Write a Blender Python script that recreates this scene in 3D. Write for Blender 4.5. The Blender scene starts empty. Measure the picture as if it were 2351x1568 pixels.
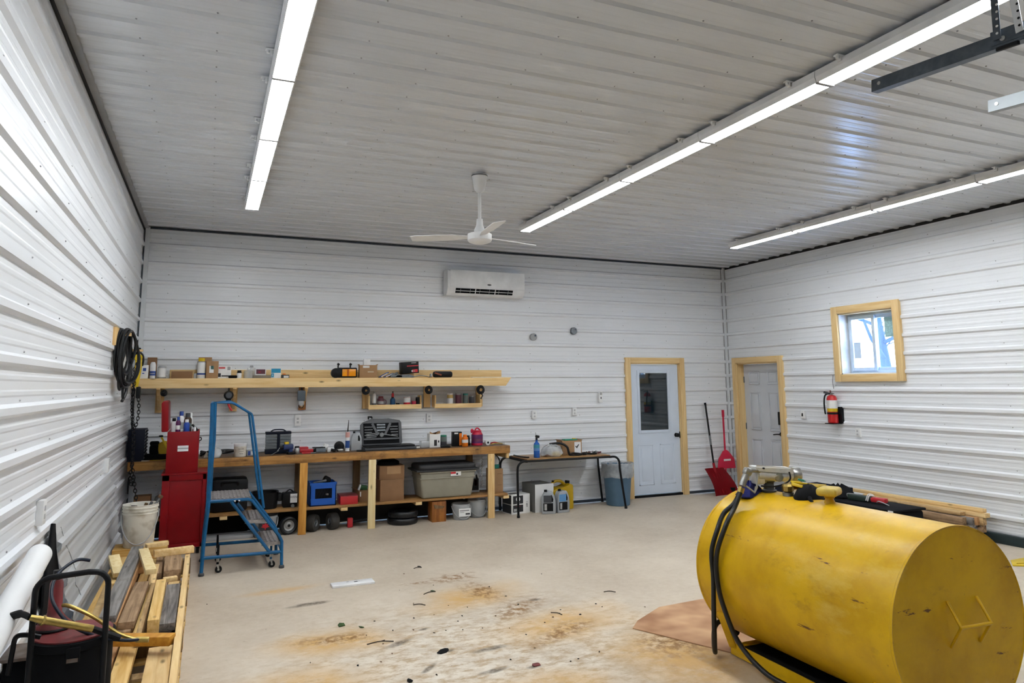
import bpy, bmesh, math, random
from mathutils import Vector as V, Matrix, Euler
random.seed(7)
EXPO = 1.42
PI = math.pi
SC = bpy.context.scene
COL = SC.collection
W, D, H = 8.831, 12.2, 3.70          # room width, depth, height; back wall at y=0, camera looks towards +y

# ------------------------------------------------------------------ materials
def lin(c):
    if isinstance(c, str):
        c = [int(c[i:i+2], 16) / 255 for i in (0, 2, 4)]
        c = [x / 12.92 if x <= .04045 else ((x + .055) / 1.055) ** 2.4 for x in c]
    return (*c[:3], 1.0)
class N:
    def __init__(s, name):
        s.m = bpy.data.materials.new(name); s.m.use_nodes = True
        s.t = s.m.node_tree; s.b = s.t.nodes['Principled BSDF']
    def n(s, typ, **k):
        o = s.t.nodes.new(typ)
        for a, v in k.items():
            if a in o.inputs: o.inputs[a].default_value = v
            else: setattr(o, a, v)
        return o
    def l(s, a, b): s.t.links.new(a, b)
def mat(name, c, rough=.5, metal=0, var=.12, scale=6, bump=0, bscale=40, spec=None, c2=None, alpha=None, trans=0, ior=None, coat=0, stretch=None, thr=(.35, .7)):
    q = N(name); b = q.b
    b.inputs['Roughness'].default_value = rough; b.inputs['Metallic'].default_value = metal
    if spec is not None: b.inputs['Specular IOR Level'].default_value = spec
    if ior: b.inputs['IOR'].default_value = ior
    if coat: b.inputs['Coat Weight'].default_value = coat; b.inputs['Coat Roughness'].default_value = .1
    if trans: b.inputs['Transmission Weight'].default_value = trans
    if alpha is not None: b.inputs['Alpha'].default_value = alpha
    tc = q.n('ShaderNodeTexCoord'); mp = q.n('ShaderNodeMapping'); q.l(tc.outputs['Object'], mp.inputs[0])
    if stretch: mp.inputs['Scale'].default_value = stretch
    nz = q.n('ShaderNodeTexNoise', Scale=scale, Detail=0 if var < .05 and not c2 else 2, Roughness=.6); q.l(mp.outputs[0], nz.inputs['Vector'])
    r = q.n('ShaderNodeValToRGB'); q.l(nz.outputs['Fac'], r.inputs[0])
    r.color_ramp.elements[0].position, r.color_ramp.elements[1].position = thr
    a = lin(c); d = lin(c2) if c2 else tuple(x * (1 - var) for x in a[:3]) + (1,)
    r.color_ramp.elements[0].color = d; r.color_ramp.elements[1].color = a
    q.l(r.outputs[0], b.inputs['Base Color'])
    if bump:
        n2 = q.n('ShaderNodeTexNoise', Scale=bscale, Detail=2); q.l(mp.outputs[0], n2.inputs['Vector'])
        bp = q.n('ShaderNodeBump', Strength=bump, Distance=.01); q.l(n2.outputs['Fac'], bp.inputs['Height']); q.l(bp.outputs[0], b.inputs['Normal'])
    return q.m
def wood(name, c1, c2, axis, rough=.65, knots=True, dirt=0):
    q = N(name); b = q.b; b.inputs['Roughness'].default_value = rough
    tc = q.n('ShaderNodeTexCoord'); mp = q.n('ShaderNodeMapping'); q.l(tc.outputs['Object'], mp.inputs[0])
    oi = q.n('ShaderNodeObjectInfo')
    vm = q.n('ShaderNodeVectorMath', operation='ADD'); q.l(tc.outputs['Object'], vm.inputs[0])
    sc = q.n('ShaderNodeVectorMath', operation='SCALE'); sc.inputs[0].default_value = (7, 5, 3); q.l(oi.outputs['Random'], sc.inputs['Scale'])
    q.l(sc.outputs[0], vm.inputs[1]); q.l(vm.outputs[0], mp.inputs[0])
    s = [28, 28, 28]; s['xyz'.index(axis)] = 1.6; mp.inputs['Scale'].default_value = s
    nz = q.n('ShaderNodeTexNoise', Scale=1.0, Detail=3, Roughness=.6, Distortion=.6); q.l(mp.outputs[0], nz.inputs['Vector'])
    r = q.n('ShaderNodeValToRGB'); q.l(nz.outputs['Fac'], r.inputs[0])
    r.color_ramp.elements[0].position = .33; r.color_ramp.elements[1].position = .62
    r.color_ramp.elements[0].color = lin(c2); r.color_ramp.elements[1].color = lin(c1)
    out = r.outputs[0]
    if knots:
        m2 = q.n('ShaderNodeMapping'); q.l(vm.outputs[0], m2.inputs[0])
        s2 = [9, 9, 9]; s2['xyz'.index(axis)] = 3.4; m2.inputs['Scale'].default_value = s2
        vo = q.n('ShaderNodeTexVoronoi', Scale=1.0); q.l(m2.outputs[0], vo.inputs['Vector'])
        mr = q.n('ShaderNodeMapRange'); q.l(vo.outputs['Distance'], mr.inputs[0])
        mr.inputs[1].default_value = .04; mr.inputs[2].default_value = .14; mr.inputs[3].default_value = 1; mr.inputs[4].default_value = 0
        mx = q.n('ShaderNodeMix', data_type='RGBA'); q.l(mr.outputs[0], mx.inputs[0]); q.l(out, mx.inputs[6]); mx.inputs[7].default_value = tuple(x * .35 for x in lin(c2)[:3]) + (1,)
        out = mx.outputs[2]
    if dirt:
        nd = q.n('ShaderNodeTexNoise', Scale=5, Detail=4, Roughness=.7); q.l(vm.outputs[0], nd.inputs['Vector'])
        mr = q.n('ShaderNodeMapRange'); q.l(nd.outputs['Fac'], mr.inputs[0]); mr.inputs[1].default_value = .5; mr.inputs[2].default_value = .75; mr.inputs[4].default_value = dirt
        mx = q.n('ShaderNodeMix', data_type='RGBA'); q.l(mr.outputs[0], mx.inputs[0]); q.l(out, mx.inputs[6]); mx.inputs[7].default_value = (.05, .025, .012, 1)
        out = mx.outputs[2]
    q.l(out, b.inputs['Base Color'])
    bp = q.n('ShaderNodeBump', Strength=.25, Distance=.004); q.l(nz.outputs['Fac'], bp.inputs['Height']); q.l(bp.outputs[0], b.inputs['Normal'])
    return q.m
def emit(name, c, s):
    q = N(name); b = q.b; b.inputs['Base Color'].default_value = (.8, .8, .8, 1)
    b.inputs['Emission Color'].default_value = lin(c); b.inputs['Emission Strength'].default_value = s
    return q.m

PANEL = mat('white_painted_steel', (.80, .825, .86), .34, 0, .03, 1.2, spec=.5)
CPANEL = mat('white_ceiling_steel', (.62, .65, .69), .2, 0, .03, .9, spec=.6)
SCREW = mat('screw_grey', (.34, .34, .36), .4, .3)
TRIMW = mat('white_trim', (.74, .77, .8), .4)
GAPB = mat('black_gap', (.012, .013, .015), .8)
ALU = mat('cast_aluminium', (.74, .74, .72), .35, .45, .15, 30)
GREYM = mat('galvanised', (.22, .24, .26), .4, .7, .3, 25)
GREYD = mat('dark_galvanised', (.10, .12, .145), .4, .7, .3, 20)
PINE_X = wood('pine_x', 'efd19a', 'dcb679', 'x'); PINE_Y = wood('pine_y', 'efd29c', 'dcb679', 'y'); PINE_Z = wood('pine_z', 'e3c38a', 'd0a569', 'z')
CASE_Z = wood('casing_z', 'e8cb95', 'dbb67b', 'z', .5, False); CASE_X = wood('casing_x', 'e8cb95', 'dbb67b', 'x', .5, False); CASE_Y = wood('casing_y', 'e8cb95', 'dbb67b', 'y', .5, False)
PALE_Z = wood('pale_pine_z', 'ecd9a8', 'dfc48a', 'z'); ORANGE_Z = wood('orange_pine_z', 'd8a04a', 'b97a28', 'z')
BENCH_X = wood('bench_beam', 'b98848', '8a5c28', 'x', .55, dirt=.75); BENCHTOP = wood('bench_top', '7a5d40', '4d3826', 'x', .6, dirt=.6)
SHELF2 = wood('lower_shelf_wood', 'b08450', '86602f', 'x', .6, dirt=.5); DARKW_Z = wood('dark_post', '7c6242', '5d4529', 'z')
GREYW = wood('weathered_grey', '8f8b88', '4c4948', 'y', .8, dirt=.3); BROWNW = wood('weathered_brown', 'ad8f6e', '755a3e', 'y', .8, dirt=.35)
YELW = wood('yellow_lumber', 'e8c684', 'cda054', 'y', .7); YELW_X = wood('yellow_lumber_x', 'd9b470', 'bb8a3c', 'x', .7)
OLDY = wood('dirty_lumber', 'cfb07e', '9a774a', 'y', .7, dirt=.6); TANW = wood('tan_lumber', 'c79a6a', 'a5774a', 'y', .7)
STAIN = wood('stained_wood', 'a86a2c', '7c4516', 'z', .5, dirt=.5)
CARD = mat('cardboard', 'a98560', .85, 0, .12, 5); CARD2 = mat('brown_cardboard', '8c6848', .85, 0, .15, 5)
BLACK = mat('black_plastic', (.006, .0065, .008), .42, spec=.22); RUBBER = mat('black_rubber', (.006, .007, .009), .36, spec=.45, bump=.1, bscale=60)
MATTE = mat('black_matte', (.005, .0055, .007), .8, spec=.15); NAVY = mat('dark_navy', (.005, .008, .02), .55, spec=.2)
WHITE = mat('white_plastic', (.84, .85, .86), .4); PAPER = mat('white_paper', (.80, .80, .79), .8, 0, .04)
DIRTYW = mat('dirty_white_plastic', 'dcd8cd', .5, 0, .3, 9, c2='b3aa98', thr=(.3, .52))
DOORW = mat('door_paint', (.66, .74, .86), .45, 0, .03); DOORG = mat('grey_door_paint', (.62, .65, .70), .5, 0, .03)
RED = mat('red_enamel', (.27, .002, .006), .4, 0, .2, 4, spec=.3); RED2 = mat('red_plastic', (.55, .02, .03), .4); DRED = mat('dark_red', (.22, .018, .022), .45, 0, .3, 14, c2=(.12, .02, .02))
REDS = mat('shovel_red', (.34, .004, .012), .5, spec=.3); PINKR = mat('bright_red_plastic', (.62, .015, .06), .4)
BLUE = mat('blue_enamel', (.004, .11, .28), .4, 0, .3, 9, spec=.35); BLUEC = mat('blue_crate', (.006, .10, .48), .45); BLUEB = mat('blue_liquid_bottle', (.01, .11, .50), .25)
RBLUE = mat('rag_blue', (.006, .012, .14), .85, bump=.5, bscale=30); BINB = mat('bin_slate_blue', (.085, .165, .25), .5, 0, .2, 4)
YEL = mat('yellow_plastic', (.72, .50, .01), .4); YEL2 = mat('mustard_plastic', (.52, .33, .005), .4); ORANGE = mat('orange_plastic', (.85, .20, .01), .4)
SILV = mat('silver_plastic', (.42, .45, .48), .35, .3); CHROME = mat('polished_metal', (.50, .50, .49), .3, .85, .3, 30); BRASS = mat('brass', (.55, .40, .12), .35, .9, .4, 20)
CONC = mat('hub_grey', (.33, .33, .33), .5, .4); GREYP = mat('grey_plastic', (.065, .07, .08), .5, spec=.3); LGREY = mat('light_grey_plastic', (.36, .37, .38), .5)
TAUPE = mat('taupe_plastic', (.30, .28, .22), .5); LIDG = mat('tote_lid_grey', (.035, .035, .038), .5, spec=.3)
TEAL = mat('teal_plastic', (.01, .20, .17), .4); GREEN = mat('green_lid', (.01, .22, .13), .4); AMBER = mat('amber_lens', (.95, .36, .01), .25)
CLEAR = mat('clear_plastic', (.75, .78, .8), .15, 0, .05, alpha=.35); FILM = mat('crumpled_film', (.74, .77, .80), .12, 0, .3, 12, bump=1, bscale=9, alpha=.5)
GOLDL = mat('jar_gold', (.62, .45, .16), .5); MAROON = mat('maroon_jar', (.12, .03, .05), .4); OLIVE = mat('grey_green_jar', (.14, .18, .17), .4); DJAR = mat('dark_jar', (.05, .05, .06), .4)
CREAM = mat('cream_pvc', (.82, .83, .80), .45, 0, .04); LEAF = mat('leaf_green', (.03, .07, .012), .7); TWIG = mat('twig_brown', (.045, .03, .018), .8); DLEAF = mat('dry_leaf', (.16, .09, .05), .8)
DGLASS = mat('dark_glass', (.012, .022, .03), .03, 0, .1, spec=.9); GLASS = mat('window_glass', (.9, .97, 1), .0, 0, .0, alpha=.12)
VINYL = mat('window_vinyl', (.62, .74, .86), .4); STICK = mat('teal_sticker', (.42, .66, .66), .7, 0, .3, 40); PURPLE = mat('purple_print', (.13, .02, .12), .4)
STEELP = mat('plate_steel', (.20, .18, .165), .45, .6, .4, 12, c2=(.10, .06, .04)); CREDB = mat('blueprint', (.015, .06, .30), .5); LABELB = mat('label_black', (.02, .02, .025), .5)
GRATE = mat('grating', (.36, .335, .33), .55, .3, .4, 30); LAM = mat('laminate_tan', 'b98d52', .35, 0, .15, 6, c2='8d6534')
DIFF = emit('led_diffuser', (.955, .985, 1.0), 15)
RWHITE = mat('roll_white', (.80, .81, .82), .55, 0, .03)

def make_tank_mat():
    q = N('tank_yellow'); b = q.b; b.inputs['Roughness'].default_value = .36; b.inputs['Specular IOR Level'].default_value = .32
    tc = q.n('ShaderNodeTexCoord')
    n1 = q.n('ShaderNodeTexNoise', Scale=2.2, Detail=6, Roughness=.65); q.l(tc.outputs['Object'], n1.inputs['Vector'])
    r1 = q.n('ShaderNodeValToRGB'); q.l(n1.outputs['Fac'], r1.inputs[0])
    r1.color_ramp.elements[0].position = .36; r1.color_ramp.elements[1].position = .6
    r1.color_ramp.elements[0].color = (.50, .28, .003, 1); r1.color_ramp.elements[1].color = (.66, .40, .005, 1)
    def over(prev, scale, lo, hi, col, stretch, detail=8):
        mp = q.n('ShaderNodeMapping'); q.l(tc.outputs['Object'], mp.inputs[0]); mp.inputs['Scale'].default_value = stretch
        n = q.n('ShaderNodeTexNoise', Scale=scale, Detail=detail, Roughness=.7); q.l(mp.outputs[0], n.inputs['Vector'])
        mr = q.n('ShaderNodeMapRange'); q.l(n.outputs['Fac'], mr.inputs[0]); mr.inputs[1].default_value = lo; mr.inputs[2].default_value = hi
        mx = q.n('ShaderNodeMix', data_type='RGBA'); q.l(mr.outputs[0], mx.inputs[0]); q.l(prev, mx.inputs[6]); mx.inputs[7].default_value = col
        return mx.outputs[2]
    o = over(r1.outputs[0], 3.0, .60, .80, (.30, .17, .01, 1), (1, 1, 2.0))
    o = over(o, 14, .69, .74, (.10, .04, .01, 1), (1, .5, 1))
    o = over(o, 5, .655, .675, (.14, .06, .012, 1), (.6, .35, 3))
    o = over(o, 1.6, .56, .80, (.78, .58, .14, 1), (1, .5, 1.4))
    q.l(o, b.inputs['Base Color'])
    bp = q.n('ShaderNodeBump', Strength=.08, Distance=.02); q.l(n1.outputs['Fac'], bp.inputs['Height']); q.l(bp.outputs[0], b.inputs['Normal'])
    return q.m
TANK = make_tank_mat()

def make_floor_mat():
    q = N('stained_concrete'); b = q.b; b.inputs['Roughness'].default_value = .55; b.inputs['Specular IOR Level'].default_value = .35
    tc = q.n('ShaderNodeTexCoord'); P = tc.outputs['Object']
    n1 = q.n('ShaderNodeTexNoise', Scale=1.1, Detail=8, Roughness=.6); q.l(P, n1.inputs['Vector'])
    r = q.n('ShaderNodeValToRGB'); q.l(n1.outputs['Fac'], r.inputs[0])
    r.color_ramp.elements[0].position = .3; r.color_ramp.elements[1].position = .7
    r.color_ramp.elements[0].color = lin('b3a491'); r.color_ramp.elements[1].color = lin('cdc0ae')
    def noise(scale, lo, hi, stretch=(1, 1, 1), detail=9, rough=.7):
        mp = q.n('ShaderNodeMapping'); q.l(P, mp.inputs[0]); mp.inputs['Scale'].default_value = stretch
        n = q.n('ShaderNodeTexNoise', Scale=scale, Detail=detail, Roughness=rough); q.l(mp.outputs[0], n.inputs['Vector'])
        mr = q.n('ShaderNodeMapRange'); q.l(n.outputs['Fac'], mr.inputs[0]); mr.inputs[1].default_value = lo; mr.inputs[2].default_value = hi
        return mr.outputs[0]
    WN = {}
    for sc_ in (3, 9):
        WN[sc_] = q.n('ShaderNodeTexNoise', Scale=sc_, Detail=5); q.l(P, WN[sc_].inputs['Vector'])
    NC = {}
    def nzc(*a):
        if a not in NC: NC[a] = noise(*a)
        return NC[a]
    def blob(cx, cy, rx, ry, inner=.2, rot=0, wob=.35):
        mp = q.n('ShaderNodeMapping'); mp.vector_type = 'TEXTURE'; mp.inputs['Location'].default_value = (cx, cy, 0); mp.inputs['Rotation'].default_value = (0, 0, rot); mp.inputs['Scale'].default_value = (rx, ry, 1)
        q.l(P, mp.inputs[0])
        nz = WN[3 if rx > .4 else 9]
        ln = q.n('ShaderNodeVectorMath', operation='LENGTH'); q.l(mp.outputs[0], ln.inputs[0])
        ad = q.n('ShaderNodeMath', operation='MULTIPLY_ADD'); q.l(nz.outputs['Fac'], ad.inputs[0]); ad.inputs[1].default_value = wob * 2; q.l(ln.outputs['Value'], ad.inputs[2])
        mr = q.n('ShaderNodeMapRange', interpolation_type='SMOOTHSTEP'); q.l(ad.outputs[0], mr.inputs[0])
        mr.inputs[1].default_value = inner + wob; mr.inputs[2].default_value = 1 + wob; mr.inputs[3].default_value = 1; mr.inputs[4].default_value = 0
        return mr.outputs[0]
    def mul(a, c):
        m = q.n('ShaderNodeMath', operation='MULTIPLY'); q.l(a, m.inputs[0])
        if isinstance(c, (int, float)): m.inputs[1].default_value = c
        else: q.l(c, m.inputs[1])
        return m.outputs[0]
    def mx(a, b_):
        m = q.n('ShaderNodeMath', operation='MAXIMUM'); q.l(a, m.inputs[0]); q.l(b_, m.inputs[1]); return m.outputs[0]
    def mix(prev, fac, col):
        m = q.n('ShaderNodeMix', data_type='RGBA'); q.l(fac, m.inputs[0]); q.l(prev, m.inputs[6]); m.inputs[7].default_value = lin(col); return m.outputs[2]
    o = r.outputs[0]
    fine = noise(16, .35, .75, (1, 1, 1))
    o = mix(o, mul(fine, .30), 'e2dace')
    pits = noise(26, .62, .72, (1, 1, 1), 5)
    o = mix(o, mul(pits, .65), '7d6c5a')
    o = mix(o, mul(blob(3.55, -5.35, .95, .9, .1), mul(nzc(6, .3, .6), .8)), 'a88b60')
    o = mix(o, mul(blob(3.7, -5.5, .6, .6, .1), mul(nzc(14, .4, .6), .7)), '6f5030')
    work = blob(2.6, -5.0, 2.2, 1.9, .25)                # the worn patch in the middle of the floor
    o = mix(o, mul(work, mul(noise(5, .35, .6), .9)), 'ded6c8')
    o = mix(o, mul(work, mul(noise(9, .46, .62, (1, 1.6, 1)), .8)), 'a68a62')
    for a in ((1.7, -4.3, .62, .38, 0), (2.9, -3.7, .75, .42, .4), (3.3, -4.6, .85, .45, .2), (2.4, -5.6, 1.2, .4, 0), (3.7, -5.5, .6, .8, .4), (1.45, -2.85, .5, .12, .1), (1.4, -5.0, .6, .5, 0)):
        o = mix(o, mul(blob(*a[:4], .05, a[4], .45), mul(nzc(6, .22, .55), .85)), 'cba05a')
    for a in ((2.95, -3.1, .34, .2, .2), (3.05, -3.6, .22, .45, .1), (3.15, -4.15, .5, .25, .6), (1.75, -4.25, .45, .14, -.1), (3.25, -4.75, .6, .15, .5), (3.85, -5.2, .5, .35, .4), (2.62, -3.12, .25, .05, 0)):
        o = mix(o, mul(blob(*a[:4], .05, a[4], .5), nzc(14, .45, .56)), '86602f')
    for a in ((2.1, -4.5, .16, .05, .5), (2.62, -4.85, .17, .05, .1), (2.36, -4.77, .06, .035, 0), (2.33, -4.3, .06, .03, .3), (2.13, -2.8, .07, .03, 0), (1.65, -3.35, .25, .06, .15), (2.77, -5.25, .07, .03, 0), (3.35, -4.0, .08, .04, 0), (2.16, -5.0, .12, .03, .8), (2.52, -5.2, .15, .04, .2)):
        o = mix(o, mul(blob(*a[:4], .25, a[4], .4), mul(nzc(20, .25, .55), .85)), '463a2e')
    spots = noise(38, .69, .72, (1, 1, 1), 3)
    o = mix(o, mul(mul(work, spots), .9), '3b2f22')
    q.l(o, b.inputs['Base Color'])
    n3 = q.n('ShaderNodeTexNoise', Scale=22, Detail=8); q.l(P, n3.inputs['Vector'])
    bp = q.n('ShaderNodeBump', Strength=.16, Distance=.01); q.l(n3.outputs['Fac'], bp.inputs['Height']); q.l(bp.outputs[0], b.inputs['Normal'])
    return q.m
FLOORM = make_floor_mat()

# ------------------------------------------------------------------ mesh builder
class B:
    def __init__(s): s.bm = bmesh.new(); s.ms = []
    def mi(s, m):
        if m not in s.ms: s.ms.append(m)
        return s.ms.index(m)
    def _fin(s, vs, m, mat4=None):
        if mat4 is not None: bmesh.ops.transform(s.bm, matrix=mat4, verts=vs)
        i = s.mi(m)
        for f in {f for v in vs for f in v.link_faces}: f.material_index = i
        return s
    def box(s, m, c, sz, rot=None, bev=0, seg=2, taper=None):
        r = bmesh.ops.create_cube(s.bm, size=1); vs = r['verts']
        for v in vs:
            v.co = V((v.co.x * sz[0], v.co.y * sz[1], v.co.z * sz[2]))
            if taper and v.co.z < 0: v.co.x *= taper; v.co.y *= taper
        if bev:
            es = list({e for v in vs for e in v.link_edges})
            r = bmesh.ops.bevel(s.bm, geom=es, offset=min(bev, min(sz) * .45), segments=seg, affect='EDGES', profile=.5)
            vs = list({v for f in r['faces'] for v in f.verts} | {v for v in vs if v.is_valid})
        M = Matrix.Translation(V(c))
        if rot is not None: M = M @ Euler(rot).to_matrix().to_4x4()
        return s._fin(vs, m, M)
    def bb(s, m, x0, x1, y0, y1, z0, z1, bev=0): return s.box(m, ((x0+x1)/2, (y0+y1)/2, (z0+z1)/2), (abs(x1-x0), abs(y1-y0), abs(z1-z0)), None, bev)
    def beam(s, m, a, b, w, h, up=(0, 0, 1), bev=0):      # box from a to b, w across, h along up
        a, b = V(a), V(b); d = (b - a); L = d.length; x = d.normalized(); u = V(up); y = u.cross(x).normalized(); z = x.cross(y)
        r = bmesh.ops.create_cube(s.bm, size=1); vs = r['verts']
        for v in vs: v.co = V((v.co.x * L, v.co.y * w, v.co.z * h))
        if bev:
            r = bmesh.ops.bevel(s.bm, geom=list({e for v in vs for e in v.link_edges}), offset=bev, segments=2, affect='EDGES', profile=.5)
            vs = list({v for f in r['faces'] for v in f.verts} | {v for v in vs if v.is_valid})
        M = Matrix((x, y, z)).transposed().to_4x4(); M.translation = (a + b) / 2
        return s._fin(vs, m, M)
    def lathe(s, m, prof, o=(0, 0, 0), seg=24, ax=(0, 0, 1), cap=True, a0=0, sq=None):
        rings = []; q = V((0, 0, 1)).rotation_difference(V(ax)).to_matrix()
        for r, z in prof:
            ring = []
            for k in range(seg):
                t = a0 + 2 * PI * k / seg; c, n = math.cos(t), math.sin(t)
                if sq: c = math.copysign(abs(c) ** sq[2], c) * sq[0]; n = math.copysign(abs(n) ** sq[2], n) * sq[1]
                ring.append(s.bm.verts.new(V(o) + q @ V((r * c, r * n, z))))
            rings.append(ring)
        i = s.mi(m)
        for a, b in zip(rings, rings[1:]):
            for k in range(seg):
                f = s.bm.faces.new((a[k], a[(k+1) % seg], b[(k+1) % seg], b[k])); f.material_index = i
        if cap:
            for ring, p in ((rings[0], prof[0]), (rings[-1], prof[-1])):
                if p[0] > 1e-5: s.bm.faces.new(ring if ring is rings[-1] else ring[::-1]).material_index = i
        return s
    def cyl(s, m, a, b, r, r2=None, seg=20):
        a, b = V(a), V(b); L = (b - a).length
        return s.lathe(m, [(r, 0), (r if r2 is None else r2, L)], a, seg, (b - a).normalized())
    def tube(s, m, pts, r, seg=8, closed=False, cap=True):
        pts = [V(p) for p in pts]; n = len(pts); rings = []; prev = None
        for k, p in enumerate(pts):
            if closed: t = pts[(k+1) % n] - pts[k-1]
            else: t = pts[min(k+1, n-1)] - pts[max(k-1, 0)]
            t.normalize()
            if prev is None:
                u = t.orthogonal().normalized()
            else:
                u = prev - t * prev.dot(t)
                u = u.normalized() if u.length > 1e-6 else t.orthogonal().normalized()
            prev = u; w = t.cross(u); rr = r[k] if isinstance(r, (list, tuple)) else r
            rings.append([s.bm.verts.new(p + (u * math.cos(2*PI*j/seg) + w * math.sin(2*PI*j/seg)) * rr) for j in range(seg)])
        i = s.mi(m)
        prs = list(zip(rings, rings[1:])) + ([(rings[-1], rings[0])] if closed else [])
        for a, b in prs:
            off = 0
            if closed and a is rings[-1]:
                off = min(range(seg), key=lambda o: sum((a[j].co - b[(j+o) % seg].co).length for j in range(seg)))
            for k in range(seg):
                s.bm.faces.new((a[k], a[(k+1) % seg], b[(k+1+off) % seg], b[(k+off) % seg])).material_index = i
        if not closed and cap:
            s.bm.faces.new(rings[0][::-1]).material_index = i; s.bm.faces.new(rings[-1]).material_index = i
        return s
    def prism(s, m, poly, d, o=(0, 0, 0), ux=(1, 0, 0), uy=(0, 0, 1), uz=(0, 1, 0), bev=0):   # poly in (ux,uy), extruded d along uz
        ux, uy, uz, o = V(ux), V(uy), V(uz), V(o)
        a = [s.bm.verts.new(o + ux * x + uy * y) for x, y in poly]; b = [s.bm.verts.new(o + ux * x + uy * y + uz * d) for x, y in poly]
        i = s.mi(m); n = len(poly); fs = [s.bm.faces.new(a), s.bm.faces.new(b[::-1])]
        for k in range(n): fs.append(s.bm.faces.new((a[k], b[k], b[(k+1) % n], a[(k+1) % n])))
        for f in fs: f.material_index = i
        if bev: bmesh.ops.bevel(s.bm, geom=list({e for f in fs for e in f.edges}), offset=bev, segments=2, affect='EDGES', profile=.5)
        return s
    def quad(s, m, *p):
        f = s.bm.faces.new([s.bm.verts.new(V(x)) for x in p]); f.material_index = s.mi(m); return s
    def text(s, m, txt, size, o, ux=(1, 0, 0), uy=(0, 0, 1), depth=.001, wid=None):
        c = bpy.data.curves.new('t', 'FONT'); c.body = txt; c.size = 1; c.extrude = 0; c.resolution_u = 2; c.align_x = 'CENTER'; c.align_y = 'CENTER'
        ob = bpy.data.objects.new('t', c); me = bpy.data.meshes.new_from_object(ob)
        ux, uy = V(ux), V(uy); nrm = ux.cross(uy); i = s.mi(m)
        xs = [v.co.x for v in me.vertices] or [0]; sx = size if wid is None else wid / max(1e-6, max(xs) - min(xs))
        vs = [s.bm.verts.new(V(o) + ux * v.co.x * sx + uy * v.co.y * size + nrm * depth) for v in me.vertices]
        for p in me.polygons:
            try: f = s.bm.faces.new([vs[k] for k in p.vertices]); f.material_index = i
            except ValueError: pass
        bpy.data.objects.remove(ob); bpy.data.curves.remove(c); bpy.data.meshes.remove(me); return s
    def obj(s, name, parent=None, loc=(0, 0, 0), rz=0, rot=None, ang=35, wob=0):
        if wob:
            for v in s.bm.verts: v.co += V((random.uniform(-1, 1), random.uniform(-1, 1), random.uniform(-1, 1))) * wob
        bmesh.ops.recalc_face_normals(s.bm, faces=s.bm.faces[:])
        me = bpy.data.meshes.new(name); s.bm.to_mesh(me); s.bm.free()
        for m in s.ms: me.materials.append(m)
        if ang:
            me.shade_smooth(); me.set_sharp_from_angle(angle=math.radians(ang))
        o = bpy.data.objects.new(name, me); COL.objects.link(o)
        o.location = loc; o.rotation_euler = rot if rot else (0, 0, rz)
        if parent: o.parent = parent
        return o
def tag(o, label, cat, group=None, kind=None):
    if label: o['label'] = label
    if cat: o['category'] = cat
    if group: o['group'] = group
    if kind: o['kind'] = kind
    return o
def thing(name, label, cat, loc=(0, 0, 0), rz=0, group=None, rot=None):
    o = bpy.data.objects.new(name, None); COL.objects.link(o); o.empty_display_size = .1
    o.location = loc; o.rotation_euler = rot if rot else (0, 0, rz)
    return tag(o, label, cat, group)
def struct(b, name, **k):
    o = b.obj(name, **k) if not isinstance(b, bpy.types.Object) else b
    o['kind'] = 'structure'; return o
def dup(root, loc=None, rz=None, label=None, group=None):
    r = root.copy(); COL.objects.link(r)
    if loc is not None: r.location = loc
    if rz is not None: r.rotation_euler = (0, 0, rz)
    if label: r['label'] = label
    if group: r['group'] = group
    for ch in list(root.children):
        c = ch.copy(); COL.objects.link(c); c.parent = r
        for g in list(ch.children):
            d = g.copy(); COL.objects.link(d); d.parent = c
    return r
def arc(cx, cy, r, a0, a1, n): return [(cx + r * math.cos(math.radians(a0 + (a1 - a0) * k / n)), cy + r * math.sin(math.radians(a0 + (a1 - a0) * k / n))) for k in range(n + 1)]
def smooth(pts, n=6):                                   # catmull-rom
    pts = [V(p) for p in pts]; q = [pts[0]] + pts + [pts[-1]]; out = []
    for i in range(1, len(q) - 2):
        p0, p1, p2, p3 = q[i-1:i+3]
        for k in range(n):
            t = k / n; out.append(.5 * ((2*p1) + (p2-p0)*t + (2*p0-5*p1+4*p2-p3)*t*t + (3*p1-p0-3*p2+p3)*t**3))
    return out + [pts[-1]]

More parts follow.
